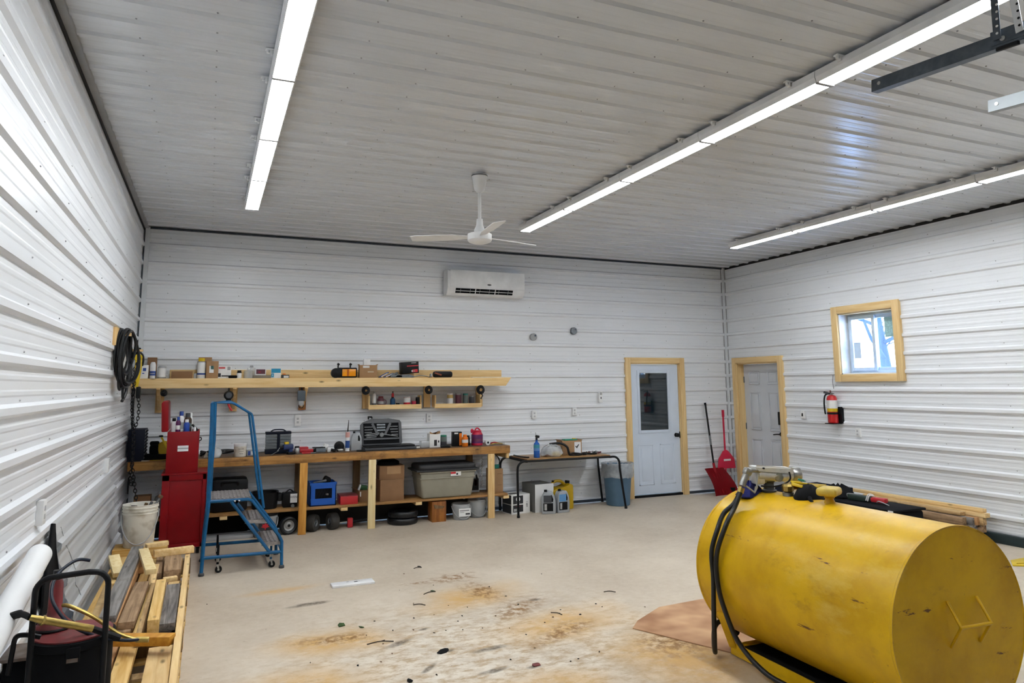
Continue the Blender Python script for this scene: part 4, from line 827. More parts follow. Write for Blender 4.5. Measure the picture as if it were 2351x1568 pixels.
t = thing('sprayer', 'white sprayer with a green collar and black handle on the tall cardboard box', 'sprayer', (4.49, -.30, LZ + .311)); B().lathe(WHITE, [(.05, .05), (.055, .09), (.04, .14), (.02, .16)], seg=18).obj('tank', t); B().cyl(TEAL, (0, 0, 0), (0, 0, .055), .055).obj('collar', t); B().tube(BLACK, smooth([(.0, 0, .15), (.02, 0, .16), (.05, -.02, .12), (.045, -.02, .05)]), .01).obj('handle', t)
carton('cardboard_box', 'small cardboard box on the left end of the lower shelf behind the bucket', .20, -.42, LZ, .17, .15, .25, CARD2, 0)
can('white_jug', 'translucent white jug behind the bucket below the bench', .36, -.3, LZ, .05, .27, LGREY, WHITE, .4, .15, cat='jug')
# under the lower shelf
t = thing('wheel', 'small pneumatic wheel with a grey hub leaning under the bench beside the ladder', 'wheel', (1.77, -.46, .104), 0, 'small wheels under the bench', (0, 0, .15))
def tyre(b, r, w, m=RUBBER, seg=32, rr=.6):
    pr = [(r * rr, -w * .38), (r * .8, -w * .5), (r * .95, -w * .42), (r, -w * .2), (r, w * .2), (r * .95, w * .42), (r * .8, w * .5), (r * rr, w * .38)]
    b.lathe(m, pr + [pr[0]], (0, 0, 0), seg, (0, 1, 0), cap=False); return b
tyre(B(), .104, .07).obj('tyre', t)
def hub(t, r, w, m=CONC):
    B().lathe(m, [(r * .6, w * .3), (r * .58, w * .36), (r * .4, w * .22), (r * .3, w * .3), (r * .16, w * .34)], seg=24, ax=(0, -1, 0), cap=False).lathe(BLACK, [(r * .16, w * .34), (0, w * .30)], seg=12, ax=(0, -1, 0)).lathe(m, [(r * .6, -w * .3), (0, -w * .3)], seg=24, ax=(0, -1, 0), cap=False).obj('hub', t)
hub(t, .104, .07)
for x, y, rz, lab in ((2.06, -.40, .95, 'small old tyre on a hub right of the orange bench leg'), (2.30, -.38, -1.25, 'small old tyre standing near the middle bench leg')):
    t = thing('wheel', lab, 'wheel', (x, y, .10), 0, 'small wheels under the bench', (0, 0, rz)); tyre(B(), .10, .11, mat('worn_rubber', (.035, .033, .03), .8) if 'worn_rubber' not in bpy.data.materials else bpy.data.materials['worn_rubber'], rr=.45).obj('tyre', t); hub(t, .075, .12, GREYM)
t = thing('axle_rod', 'thin steel rod on the floor running into a red socket block', 'rod', (2.43, -.36, 0)); B().cyl(CHROME, (-.07, 0, .065), (.05, 0, .07), .009).obj('rod', t)
B().box(RED2, (.085, 0, .06), (.065, .06, .115), None, .01).obj('block', t); B().tube(BLACK, [(.11, 0, .07), (.34, .04, .075)], .02).obj('grip', t)
t = thing('floor_tyre', 'small black tyre lying flat on the floor, lower of the two', 'tyre', (3.185, -.36, .04), 0, 'tyres stacked on the floor', (PI / 2, 0, 0)); tyre(B(), .195, .08, rr=.58).obj('tyre', t)
t = thing('floor_tyre', 'small black tyre lying flat on top of the other tyre', 'tyre', (3.19, -.355, .121), 0, 'tyres stacked on the floor', (PI / 2 - .0, 0, 0)); tyre(B(), .19, .08, rr=.58).obj('tyre', t)
t = thing('wooden_box', 'small stained wooden box standing on the floor under the bench', 'box', (3.625, -.40, 0)); B().bb(STAIN, -.09, .10, -.10, .10, 0, .255, .003).obj('box', t); B().prism(DARKW_Z, [(-.07, .22), (.08, .19), (.05, .165), (-.05, .17)], .006, (0, -.106, 0)).obj('handle_slot', t)
def pail(name, lab, x, y, r, h, m, loc_z=0, group=None, fill=None):
    t = thing(name, lab, 'bucket', (x, y, loc_z), 0, group)
    B().lathe(m, [(r * .84, .0), (r * .86, .004), (r, h - .03), (r * 1.05, h - .028), (r * 1.05, h - .018), (r * 1.01, h - .016), (r * 1.03, h), (r * .97, h), (r * .83, .01), (0, .01)], seg=32).obj('body', t)
    B().tube(LGREY, [(math.cos(a) * r * 1.06, -abs(math.sin(a)) * r * 1.07, h * .85 - math.sin(a) * h * .75) for a in [PI * k / 16 for k in range(17)]], .005, 6).obj('handle', t)
    return t
t = pail('clear_bucket', 'clear plastic bucket with a printed white label, left of two under the bench', 3.955, -.42, .125, .20, CLEAR, 0, 'clear buckets under the bench')
B().bb(PAPER, -.07, .09, -.124, -.117, .05, .15).bb(LABELB, -.06, .0, -.1246, -.12, .10, .104).bb(LABELB, -.06, .07, -.1246, -.12, .12, .128).bb(LABELB, .02, .08, -.1246, -.12, .07, .09).obj('label', t); B().lathe(LGREY, [(.10, .012), (.108, .12), (0, .13)], seg=20).obj('contents', t)
t = pail('clear_bucket', 'clear plastic bucket without a label, right of two under the bench', 4.205, -.34, .125, .225, CLEAR, 0, 'clear buckets under the bench'); B().lathe(GREYP, [(.10, .012), (.105, .08), (0, .09)], seg=20).obj('contents', t)
tag(B().box(WHITE, (0, 0, .05), (.06, .05, .10), (0, .3, 0), .012).obj('white_rag', loc=(4.05, -.25, .226)), 'white rag end hanging at the rim between the two clear buckets', 'rag')
t = pail('oil_pail', 'grey white pail with a red maple leaf label behind the ladder steps', 1.50, -.44, .14, .245, LGREY); 
leafp = [(0, .035), (.008, .02), (.022, .024), (.018, .008), (.03, 0), (.012, -.008), (.004, -.01), (.003, -.025), (-.003, -.025), (-.004, -.01), (-.012, -.008), (-.03, 0), (-.018, .008), (-.022, .024), (-.008, .02)]
B().bb(LABELB, -.075, .075, -.141, -.12, .06, .17).prism(RED2, [(x * 1.6, z * 1.3) for x, z in leafp], .002, (0, -.143, .13)).bb(PAPER, -.06, .05, -.1425, -.14, .075, .085).obj('label', t)
B().lathe(BLACK, [(.152, .245), (.152, .262), (.13, .266), (0, .262)], seg=28).obj('lid', t)
t = thing('dark_panel', 'dark flat panel leaning on the floor behind the ladder under the bench', 'panel', (1.05, -.15, 0)); B().bb(MATTE, -.3, .28, -.02, .0, .0, .22, .003).obj('panel', t)
tag(B().box(LGREY, (0, 0, .02), (.55, .25, .04), None, .003).obj('grey_slab', loc=(1.10, -.36, 0)), 'pale grey slab lying on the floor under the left part of the bench', 'slab')

# ------------------------------------------------------------------ metal-framed table
t = thing('folding_table', 'tan topped table with bent black tube legs against the back wall', 'table', (0, 0, 0))
B().bb(LAM, 4.82, 6.12, -.64, -.06, .728, .745, .003).bb(BLACK, 4.81, 6.13, -.65, -.05, .716, .728, .003).obj('tabletop', t)
for yy, n in ((-.655, 0), (-.045, 1)):
    pts = [(4.665 - .0, yy - (.0 if n else .03), .012), (4.67, yy, .55)] + [(4.672 + .1 * (1 - math.cos(q)), yy, .62 + .10 * math.sin(q)) for q in [PI / 2 * k / 6 for k in range(7)]] + [(6.10, yy, .72)] + [(6.16 + .1 * math.sin(q), yy, .62 + .1 * math.cos(q)) for q in [PI / 2 * k / 6 for k in range(7)]] + [(6.262, yy, .55), (6.32 - .0, yy - (.0 if n else .04), .012)]
    mid = len(pts) // 2
    B().tube(BLACK, pts, .0155, 10).obj('leg_frame', t)
    for p in (pts[0], pts[-1]): B().cyl(BLACK, (p[0], p[1], 0), (p[0], p[1], .03), .02).obj('foot', t)
B().bb(BLACK, 4.80, 4.83, -.64, -.06, .70, .722).bb(BLACK, 6.11, 6.14, -.64, -.06, .70, .722).obj('cross_bar', t)
TZ = .7455
t = thing('crowbar', 'black pry bar lying on the left edge of the tan table', 'tool', (4.84, -.36, TZ)); B().tube(BLACK, smooth([(-.0, .22, .01), (0, 0, .01), (.03, -.15, .01), (.06, -.17, .012)]), .009).obj('bar', t)
t = can('spray_bottle', 'tall blue spray bottle with a black trigger on the tan table', 5.03, -.50, TZ, .042, .235, BLUEB, BLUEB, .4, .1, [(mat('label_teal', (.03, .25, .35), .5), .55, .75), (mat('label_pale', (.10, .25, .6), .5), .40, .55)])
B().cyl(BLACK, (0, 0, .235), (0, 0, .27), .016).box(BLACK, (.012, 0, .285), (.06, .025, .035), (0, .2, 0), .008).cyl(LGREY, (-.01, 0, .30), (-.012, 0, .34), .004).obj('trigger', t)
t = thing('plastic_bag', 'crumpled clear plastic bag with yellow contents on the tan table', 'bag', (5.30, -.42, TZ))
b = B().lathe(FILM, [(.85, 0), (1, .03), (.95, .08), (.7, .13), (.3, .155), (0, .16)], seg=22, sq=(.17, .12, .85)); b.obj('bag', t, wob=.013)
B().lathe(YEL, [(.8, .002), (1, .02), (.7, .055), (0, .065)], (.05, -.03, 0), 14, sq=(.09, .07, .9)).box(GREYP, (-.07, 0, .05), (.09, .07, .09), (.3, .2, .4), .02).box(MAROON, (-.02, -.02, .02), (.2, .08, .03), (0, 0, .1), .01).obj('contents', t, wob=.003)
t = carton('cardboard_box', 'open brown cardboard box with a white checkmark label on the tan table', 5.64, -.30, TZ + .0, .30, .22, .195, CARD, -.08, [(WHITE, .62, .95, .1, .92)], flaps=.03)
B().prism(LABELB, [(.055, .13), (.068, .115), (.10, .15), (.108, .143), (.075, .09), (.05, .115)], .002, (-.0, -.1135, .0)).obj('tick_mark', t)
tag(B().box(mat('pale_green', (.03, .30, .20), .5), (0, 0, .010), (.20, .10, .018), None, .004).box(YEL, (.06, -.02, .024), (.05, .03, .012), None, .003).obj('green_pack', loc=(5.66, -.28, TZ + .196)), 'green and yellow packets on top of the open cardboard box', 'packet')
can('storage_jar', 'clear jar with a green lid behind the checkmark box on the table', 5.85, -.18, TZ, .06, .19, CLEAR, GREEN, .9, .12, cat='jar', neck=False)
t = thing('black_cable', 'loop of black cable draped around the box on the tan table', 'cable', (5.5, -.47, TZ)); B().tube(BLACK, smooth([(-.20, .12, .16), (-.06, .06, .17), (.02, 0, .12), (.05, -.03, .012), (.2, -.04, .014), (.3, .02, .02), (.42, -.02, .012), (.5, .02, .012)]), .016, 8).tube(BLACK, smooth([(.06, .0, .012), (.15, .06, .025), (.3, -.02, .012), (.36, .05, .03)]), .012, 8).obj('cable', t)
t = thing('glove_heap', 'small heap of white and brown scraps at the right end of the tan table', 'scraps', (5.98, -.42, TZ))
b = B()
for k in range(9): b.box([WHITE, DRED, LGREY, BLACK, MAROON][k % 5], (random.uniform(-.11, .11), random.uniform(-.08, .08), .022), (.06, .03, .022), (random.uniform(-.4, .4), random.uniform(-.4, .4), random.uniform(0, 3)), .006)
b.obj('scraps', t)
# under the table
t = carton('starter_kit_box', 'black and white printed box on the floor under the left of the table', 4.80, -.30, 0, .30, .24, .255, PAPER, .16, [(LABELB, .08, .62, .52, .94), (LABELB, .08, .62, .10, .46), (PAPER, .12, .3, .14, .28)])
B().lathe(PAPER, [(.034, 0), (.034, .001), (0, .001)], (-.045, -.1222, .195), 20, (0, -1, 0)).text(RED2, 'R', .04, (-.045, -.1235, .195), depth=.0006).text(PAPER, 'REDLINE', .014, (-.045, -.1225, .145), depth=.001).text(LABELB, 'AIR 1', .035, (.10, -.1222, .12), (0, 0, 1), (-1, 0, 0), .001).text(RED2, 'COMPRESSOR', .012, (-.045, -.1225, .10), depth=.001).obj('print', t)
B().bb(LABELB, -.152, -.1495, -.11, .11, .13, .25).bb(LABELB, -.152, -.1495, -.11, .11, .01, .12).bb(LABELB, -.13, .02, -.05, .05, .2545, .2565).obj('side_print', t)
carton('grey_carton', 'grey corrugated carton behind the silver jugs under the table', 5.15, -.26, 0, .30, .36, .375, mat('grey_card', (.16, .16, .15), .8), .1, [(PAPER, .0, 1.0, .0, 1.0)])
for x, y, rz, lab in ((5.165, -.57, -.35, 'silver oil jug with a dark label, left of two on the floor'), (5.375, -.56, .1, 'silver oil jug with a blue and white label, right of two on the floor')):
    oil_jug('oil_jug', lab, x, y, 0, .19, .105, .315, SILV, BLACK, [(mat('sky_label', (.12, .32, .62), .5) if rz > 0 else GREYP, .12, .7, .48, .78), (BLACK, .1, .8, .12, .46), (PAPER, .18, .36, .16, .42)], 'silver oil jugs on the floor', rz)
t = thing('fuel_can', 'yellow plastic fuel can with black caps on the floor under the table', 'fuel can', (5.47, -.33, 0), .12)
b = B().prism(YEL2, [(-.17, 0), (.17, 0), (.17, .33), (.10, .355), (.055, .30), (-.08, .31), (-.17, .28)], .18, (0, -.09, 0), bev=.018); b.obj('body', t)
B().tube(YEL2, smooth([(-.15, 0, .27), (-.12, 0, .375), (-.0, 0, .385), (.07, 0, .34)]), .022).obj('handle', t); B().cyl(BLACK, (.12, 0, .345), (.125, 0, .385), .034).cyl(BLACK, (-.12, 0, .37), (-.12, 0, .40), .02).obj('cap', t)
t = thing('trash_bin', 'tall slate blue bin with a clear liner bag beside the glazed door', 'bin', (6.40, -.36, 0))
B().lathe(BINB, [(.165, 0), (.17, .005), (.215, .55), (.225, .555), (.225, .575), (.205, .575), (.16, .01), (0, .01)], seg=36).obj('bin', t)
b = B().lathe(FILM, [(.232, .40), (.24, .45), (.236, .52), (.238, .585), (.228, .60), (.21, .595), (.20, .50)], seg=40, cap=False); b.obj('liner_bag', t, wob=.011)

# shovels in the right back corner
def shovel(name, lab, base, top, grip, blade_m, handle_m, w, h, rz=0, dgrip=False):
    t = thing(name, lab, 'shovel', base)
    return t
t = thing('snow_shovel', 'wide red snow shovel with a black handle leaning on the back wall', 'shovel', (8.36, -.335, 0)); TT = V((-.04, .25, 1.43))
b = B(); nseg = 8; w0, w1 = .24, .185
rows = []
for k in range(9):
    q = k / 8; z = .002 + q * .40; yy = -.02 + .19 * q - .05 * math.sin(PI * q); wd = w0 + (w1 - w0) * q; xo = .03 - .1 * q
    rows.append([(xo + wd * (j / 5 - 1), yy - .035 * abs(j / 5 - 1) ** 3, z) for j in range(11)])
bm = b.bm; vv = [[bm.verts.new(p) for p in r] for r in rows]; i = b.mi(REDS)
for a_, c_ in zip(vv, vv[1:]):
    for j in range(10): bm.faces.new((a_[j], a_[j+1], c_[j+1], c_[j])).material_index = i
g = bmesh.ops.solidify(bm, geom=bm.faces[:], thickness=.006)
for k in (-.12, -.06, 0, .06, .12): b.tube(REDS, [(.03 + k, -.028, .03), (.0 + k * .9, .02, .17), (-.03 + k * .8, .09, .33)], .005, 6)
b.cyl(REDS, (-.05, .125, .30), (-.055, .16, .48), .024, .02); b.obj('blade', t)
B().cyl(BLACK, (-.053, .155, .44), (-.083, .262, 1.40), .0145).obj('handle', t)
B().lathe(GREYM, [(.0165, 0), (.0165, .15)], (-.0625, .192, .76), 16, (V((-.083, .262, 1.40)) - V((-.053, .155, .44))).normalized()).cyl(MATTE, (-.083, .262, 1.39), (-.0845, .267, 1.43), .018).obj('grip', t)
t = thing('hung_shovel', 'red plastic shovel hanging blade up in the right back corner', 'shovel', (8.58, -.16, 0))
b = B(); b.prism(PINKR, [(-.17, .0), (.19, .0), (.165, .16), (.05, .28), (.0, .30), (-.05, .28), (-.145, .16)], .02, (-.02, -.02, .38), bev=.008).bb(PAPER, -.07, .07, -.0225, -.018, .50, .53).obj('blade', t)
B().tube(PINKR, [(-.02, 0, .64), (-.01, .02, 1.27)], .015).tube(PINKR, [(-.02, 0, .38), (-.05, -.02, .15)], .012).obj('handle', t)
B().tube(PINKR, smooth([(-.01, .02, 1.2), (-.01, .02, 1.31)]), .022).obj('grip', t)
B().tube(PINKR, [(-.05, -.02, .155), (-.10, -.02, .11), (-.10, -.02, .06), (0, -.02, .06), (0, -.02, .11)], .012, 6, True).obj('lower_grip', t)
t = thing('small_bucket', 'small black bucket on the floor in the right back corner', 'bucket', (8.53, -.30, 0)); B().lathe(MATTE, [(.06, 0), (.075, .11), (.07, .11), (.055, .01), (0, .01)], seg=20).obj('body', t)

# fire extinguisher
t = thing('fire_extinguisher', 'red fire extinguisher hanging in a black bracket on the right wall', 'extinguisher', (W - .10, -2.215, 1.19))
B().lathe(mat('ext_red', (.62, .008, .012), .3, coat=.4), [(.0, .0), (.062, .0), (.068, .01), (.068, .33), (.055, .365), (.025, .385), (0, .385)], seg=28).obj('cylinder', t)
B().lathe(PAPER, [(.0688, .20), (.0688, .31)], seg=28, cap=False).lathe(YEL, [(.069, .155), (.069, .20)], seg=28, cap=False).obj('label', t)
B().cyl(CHROME, (0, 0, .385), (0, 0, .41), .018).beam(CHROME, (-.02, .0, .41), (-.07, -.05, .45), .02, .008).beam(BLACK, (-.0, 0, .40), (-.04, -.07, .40), .02, .008).obj('valve', t)
B().tube(BLACK, smooth([(0, .02, .40), (-.04, .07, .38), (-.065, .075, .28), (-.065, .07, .15), (-.06, .065, .12)]), .011).obj('hose', t)
B().bb(BLACK, .06, .098, -.10, .05, -.005, .22, .004).bb(BLACK, -.08, .09, -.075, .075, -.012, .0, .003).lathe(BLACK, [(.071, .12), (.074, .12), (.074, .145), (.071, .145)], seg=28, cap=False).bb(BLACK, .03, .09, -.075, .075, .12, .145).obj('bracket', t)
B().beam(GREYP, (-.05, .085, .42), (-.02, .03, .40), .01, .03).obj('inspection_tag', t)
tag(B().tube(BLACK, smooth([(0, 0, 0), (-.004, .008, .1), (-.0, -.004, .19)]), .003, 5).obj('hanging_wire', loc=(W - .022, -2.19, 1.655)), 'thin black wire on the wall above the fire extinguisher', 'wire')

# ------------------------------------------------------------------ red tool cabinet seen from its side
t = thing('tool_cabinet', 'large dark red steel tool cabinet standing on the floor in front of the workbench', 'cabinet', (.62, -.83, 0))
b = B(); x0, x1, y0, y1 = -.205, .22, -.25, .245
b.bb(RED, x0, x1, y0 + .012, y1, .075, .835, .006)
for a in ((x0, x0 + .07, .075, .835), (x1 - .035, x1, .075, .835), (x0, x1, .075, .12), (x0, x1, .765, .835)): b.bb(RED, a[0], a[1], y0, y0 + .014, a[2], a[3], .003)
b.obj('body', t)
B().bb(RED, x0 - .01, x1 + .012, y0 - .008, y1, .825, .842, .003).obj('top', t)
for k in range(4): B().bb(RED, x1, x1 + .015, y0 + .02, y1 - .02, .10 + k * .175, .265 + k * .175, .004).bb(CHROME, x1 + .015, x1 + .028, y0 + .1, y1 - .1, .23 + k * .175, .245 + k * .175, .003).obj('drawer', t)
for sx in (x0 + .05, x1 - .05):
    for sy in (y0 + .06, y1 - .06): B().cyl(BLACK, (sx - .015, sy, .035), (sx + .015, sy, .035), .035).bb(GREYM, sx - .02, sx + .02, sy - .02, sy + .02, .05, .075).obj('caster', t)
t = thing('tool_chest', 'red tool chest with its lid open standing on the red cabinet', 'tool chest', (.595, -.83, .8425))
b = B(); x0, x1 = -.155, .155
b.bb(RED, x0, x1, -.245, -.235, 0, .432, .004).bb(RED, x0, x1, .2, .21, 0, .432, .004).bb(RED, x0, x0 + .01, -.245, .21, 0, .432, .003).bb(RED, x1 - .01, x1, -.245, .21, 0, .432, .003).bb(MATTE, x0 + .01, x1 - .01, -.235, .2, 0, .405)
b.obj('body', t)
b = B(); poly = [(-.062, .0), (-.0, .0), (.005, .02), (.005, .31), (-.005, .325), (-.045, .325), (-.062, .30)]
b.prism(RED, poly, .45, (-.152, -.245, .434), (1, 0, .05), (-.05, 0, 1), (0, 1, 0), .01); b.obj('lid', t)
B().bb(WHITE, -.05, .055, -.2475, -.2445, .225, .25).bb(WHITE, -.05, .055, -.2475, -.2445, .262, .285).bb(LGREY, -.05, .055, -.247, -.2445, .25, .262).obj('badge', t)
B().tube(BLACK, smooth([(.155, -.1, .36), (.175, -.1, .35), (.175, -.1, .33), (.155, -.1, .32)]), .005).box(CHROME, (.16, .02, .30), (.01, .06, .02)).obj('clasp', t)
CZ2 = .8425 + .4055
for nm, lab, x, y, r, h, m, cm, bd in (('spray_can', 'white spray can with a black cap, leftmost bottle in the red tool chest', .492, -.95, .031, .165, WHITE, BLACK, [(PINKR, .02, .12)]), ('cleaner_bottle', 'white bottle with a dark blue cap standing in the open red tool chest', .56, -.90, .036, .235, WHITE, CREDB, [(LGREY, .2, .5)]), ('oil_bottle', 'narrow purple bottle in front of the white bottle in the red tool chest', .535, -.98, .024, .18, PURPLE, CREDB, [(PAPER, .25, .5)]),
        ('glue_bottle', 'brown bottle with a tapered neck in the open red tool chest', .625, -.90, .042, .215, mat('brown_glass', (.05, .025, .015), .3), GREYP, [(OLIVE, .3, .5)]), ('spray_can', 'blue and white spray can in front of the brown bottle in the tool chest', .62, -1.0, .030, .15, mat('spray_blue', (.01, .07, .42), .35), WHITE, None), ('white_bottle', 'slim white bottle behind the brown bottle in the red tool chest', .655, -.82, .02, .215, WHITE, WHITE, None), ('small_vial', 'small white vial at the right edge of the open red tool chest', .70, -.98, .014, .085, WHITE, LGREY, None)):
    can(nm, lab, x, y, CZ2, r, h, m, cm, .55, .2, bd, 'bottle')
tag(B().tube(BLACK, smooth([(-.03, 0, .09), (.0, 0, .06), (.03, .0, .02)]), .012).obj('black_spout', loc=(.70, -.9, CZ2)), 'short black spout at the right side of the red tool chest', 'spout')

# ------------------------------------------------------------------ blue rolling step ladder
t = thing('step_ladder', 'blue steel rolling step ladder with three grated steps in front of the workbench', 'ladder', (0, 0, 0))
YA, YB = -2.053, -1.45
def side(y, dx):
    B().tube(BLUE, [(.836, y, .012), (.845, y, .3), (.872, y, .66), (.868 + dx, y, 1.2), (.862 + dx, y, 1.59)], .0165, 10).obj('leg', t)
    B().tube(BLUE, [(.862 + dx, y, .60), (.862 + dx, y, 1.59), (1.03, y, 1.592), (1.06, y, 1.58), (1.215, y, 1.48), (1.225, y, 1.46), (1.365, y, .575)], .0125, 10).obj('handrail', t)
    B().tube(BLUE, [(.86, y, .668), (1.22, y, .668), (1.255, y, .655), (1.52, y, .30), (1.545, y, .25), (1.55, y, .012)], .0155, 10).obj('stringer', t)
    B().tube(BLUE, [(1.07, y, .655), (1.43, y, .165)], .0155, 10).obj('brace', t)
    B().tube(BLUE, [(.842, y, .16), (1.548, y, .152)], .0155, 10).obj('base_rail', t)
    for x in (.836, 1.55): B().lathe(GREYP, [(.024, 0), (.026, .004), (.026, .02), (.018, .03)], (x, y, 0), 16).obj('rubber_foot', t)
    yy = y + (.07 if y == YA else -.07)
    for x in (.975, 1.455):
        B().tube(BLUE if x > 1 else MATTE, [(x, yy, .075), (x, yy, .26 if x < 1 else .20)], .011).tube(BLUE, [(x, yy, .15), (x, y, .155)], .01).tube(CHROME, [(x, yy, .10), (x, yy, .135)], .015).obj('caster_post', t)
        B().cyl(BLACK, (x + .01, yy - .013, .031), (x + .01, yy + .013, .031), .031, seg=24).cyl(CHROME, (x + .01, yy - .015, .031), (x + .01, yy + .015, .031), .01).prism(CHROME, [(-.012, .07), (.012, .07), (.016, .03), (.004, .03)], .034, (x, yy - .017, .008)).obj('caster', t)
side(YA, -.004); side(YB, .028)
for x, z in ((.862, 1.585), (.842, .16), (1.548, .155), (.86, .62)): B().tube(BLUE, [(x, YA, z), (x, YB, z)], .0125).obj('cross_tube', t)
for x0, x1, z, in ((.865, 1.25, .685), (1.20, 1.385, .47), (1.36, 1.53, .25)):
    b = B().bb(GRATE, x0, x1, YA + .005, YB - .005, z - .004, z).bb(GRATE, x0, x1, YA + .003, YA + .015, z - .03, z).bb(GRATE, x0, x1, YB - .015, YB - .003, z - .03, z).bb(GRATE, x1 - .01, x1, YA, YB, z - .03, z)
    n = int((x1 - x0) / .035)
    for k in range(n): b.bb(GRATE, x0 + .012 + k * .035, x0 + .03 + k * .035, YA + .03, YB - .03, z, z + .006, .002)
    b.obj('tread', t)
B().prism(WHITE, [(-.03, .012), (-.012, .016), (-.01, -.002), (-.004, -.016), (.004, -.016), (.01, -.002), (.012, .016), (.03, .012), (.02, .0), (.006, .004), (0, .014), (-.006, .004), (-.02, 0)], .002, (1.12, YA - .019, .655)).obj('badge', t)

# ------------------------------------------------------------------ lumber pile by the left wall
t = thing('wooden_pallet', 'long low wooden pallet under the lumber pile by the left wall', 'pallet', (0, 0, 0))
b = B()
for x in (.19, .45, .72): b.bb(YELW, x - .02, x + .02, -5.55, -2.14, .02, .105, .002)
b.obj('stringers', t)
b = B()
for k in range(14): b.bb(YELW_X, .15, .742, -5.5 + k * .255 - .045, -5.5 + k * .255 + .045, .105, .122, .001).bb(YELW_X, .15, .742, -5.5 + k * .255 - .045, -5.5 + k * .255 + .045, 0.001, .02, .001) if k % 2 == 0 else b.bb(OLDY, .15, .742, -5.5 + k * .255 - .045, -5.5 + k * .255 + .045, .105, .122, .001)
b.obj('slats', t)
GL = 'boards in the lumber pile by the left wall'
def board(lab, a, c, w, h, z, m, name='lumber_board', z2=None):
    a, c = V((*a, z + h / 2)), V((*c, (z if z2 is None else z2) + h / 2)); mid = (a + c) / 2; d = c - a
    o = B().box(m, (0, 0, 0), (w, d.length, h), None, .002).obj(name, loc=mid, rot=(math.asin(d.z / d.length), 0, math.atan2(d.y, d.x) - PI / 2))
    return tag(o, lab, 'board', GL)
for k, y in enumerate((-2.4, -3.4, -4.4, -5.35)):
    board(('farthest', 'second', 'third', 'nearest')[k] + ' of four crosswise bearers hidden low in the lumber pile', (.16, y), (.745, y), .09, .117, .1225, DARKW_Z, 'bearer')
for a, c, w, m, lab in (((.185, -2.16), (.185, -5.2), .075, YELW, 'plain yellow plank lowest at the wall side of the lumber pile'), ((.275, -2.16), (.275, -5.5), .085, OLDY, 'dirty plank low in the lumber pile second from the wall'),
        ((.37, -2.16), (.37, -5.45), .085, TANW, 'tan plank low in the lumber pile under the long grey board'), ((.468, -2.16), (.468, -5.5), .088, YELW, 'yellow plank low in the middle of the lumber pile, showing near the drum'), ((.562, -2.45), (.562, -4.6), .08, BROWNW, 'brown plank low in the lumber pile under the square post'), ((.645, -3.45), (.645, -4.7), .07, mat('tarred_wood', (.03, .02, .018), .8), 'blackened plank under the short grey board'), ((.645, -2.5), (.645, -3.4), .075, PINE_Y, 'pale plank under the thick brown block')):
    board(lab, a, c, w, .04, .24, m)
board('wide pale board at the near right end of the lumber pile', (.64, -4.78), (.64, -5.92), .125, .04, .24, PINE_Y)
board('long pale edge board along the right side of the lumber pile', (.722, -2.5), (.728, -5.9), .035, .12, .24, PINE_Y)
board('yellow board beside the wall at the far end of the lumber pile', (.215, -2.3), (.225, -3.35), .085, .038, .2805, YELW)
board('old yellow board near the wall, nearer part of the lumber pile', (.22, -3.4), (.24, -4.25), .065, .038, .2805, OLDY)
board('tan board lying under the right edge of the grey board', (.345, -2.75), (.345, -4.55), .085, .095, .2805, TANW)
board('yellow board in the middle of the pile left of the brown board', (.43, -2.75), (.435, -3.55), .06, .04, .2805, YELW)
board('narrow pale board running towards the brown board', (.495, -2.9), (.50, -3.55), .05, .05, .2805, PINE_Y)
board('weathered brown support board beneath the upper brown board', (.435, -3.62), (.43, -4.62), .07, .058, .2805, BROWNW)
board('long weathered grey board on top of the lumber pile', (.33, -2.55), (.335, -4.55), .09, .04, .376, GREYW)
board('weathered brown board in the middle of the lumber pile', (.45, -3.64), (.437, -4.58), .088, .04, .339, BROWNW)
board('thin grooved board between the brown board and the square post', (.515, -3.55), (.515, -4.75), .028, .06, .2805, OLDY)
board('square yellow post with a blackened end in the lumber pile', (.572, -3.66), (.583, -4.63), .062, .105, .2805, YELW, 'lumber_post')
board('short weathered grey board at the right side of the lumber pile', (.652, -3.58), (.655, -4.52), .09, .045, .2805, GREYW)
board('thick brown block at the far right of the lumber pile', (.61, -2.62), (.63, -3.32), .12, .085, .2805, BROWNW, 'lumber_block')
board('brown plank slanting left of the thick brown block', (.505, -2.45), (.525, -3.2), .05, .045, .2805, BROWNW)
board('light board lying diagonally on top near the white bucket', (.395, -2.85), (.50, -3.62), .07, .035, .4165, PALE_Z)
board('pale board lying crosswise at the far right end of the pile', (.47, -2.80), (.765, -2.74), .07, .05, .366, PINE_X)
board('short pale board lying crosswise on the far end of the pile', (.40, -2.66), (.56, -2.60), .06, .03, .4165, PINE_X)
board('square yellow beam with a grey end lying crosswise at the near end of the pile', (.30, -4.76), (.70, -4.93), .075, .048, .2805 + .05, mat('amber_beam', 'd29a35', .6, 0, .2, 5, c2='b97c20', stretch=(1, 6, 6)), 'lumber_post')
board('small orange block tilted beside the grey board', (.39, -2.95), (.40, -3.15), .05, .05, .322, TANW, 'lumber_block')
board('small pale block tilted against the wall side of the pile', (.20, -3.0), (.265, -3.25), .075, .035, .42, PALE_Z, 'lumber_block', .335)
board('short pale offcut lying crosswise beside the square post', (.58, -3.52), (.67, -3.50), .05, .03, .33, PINE_X)

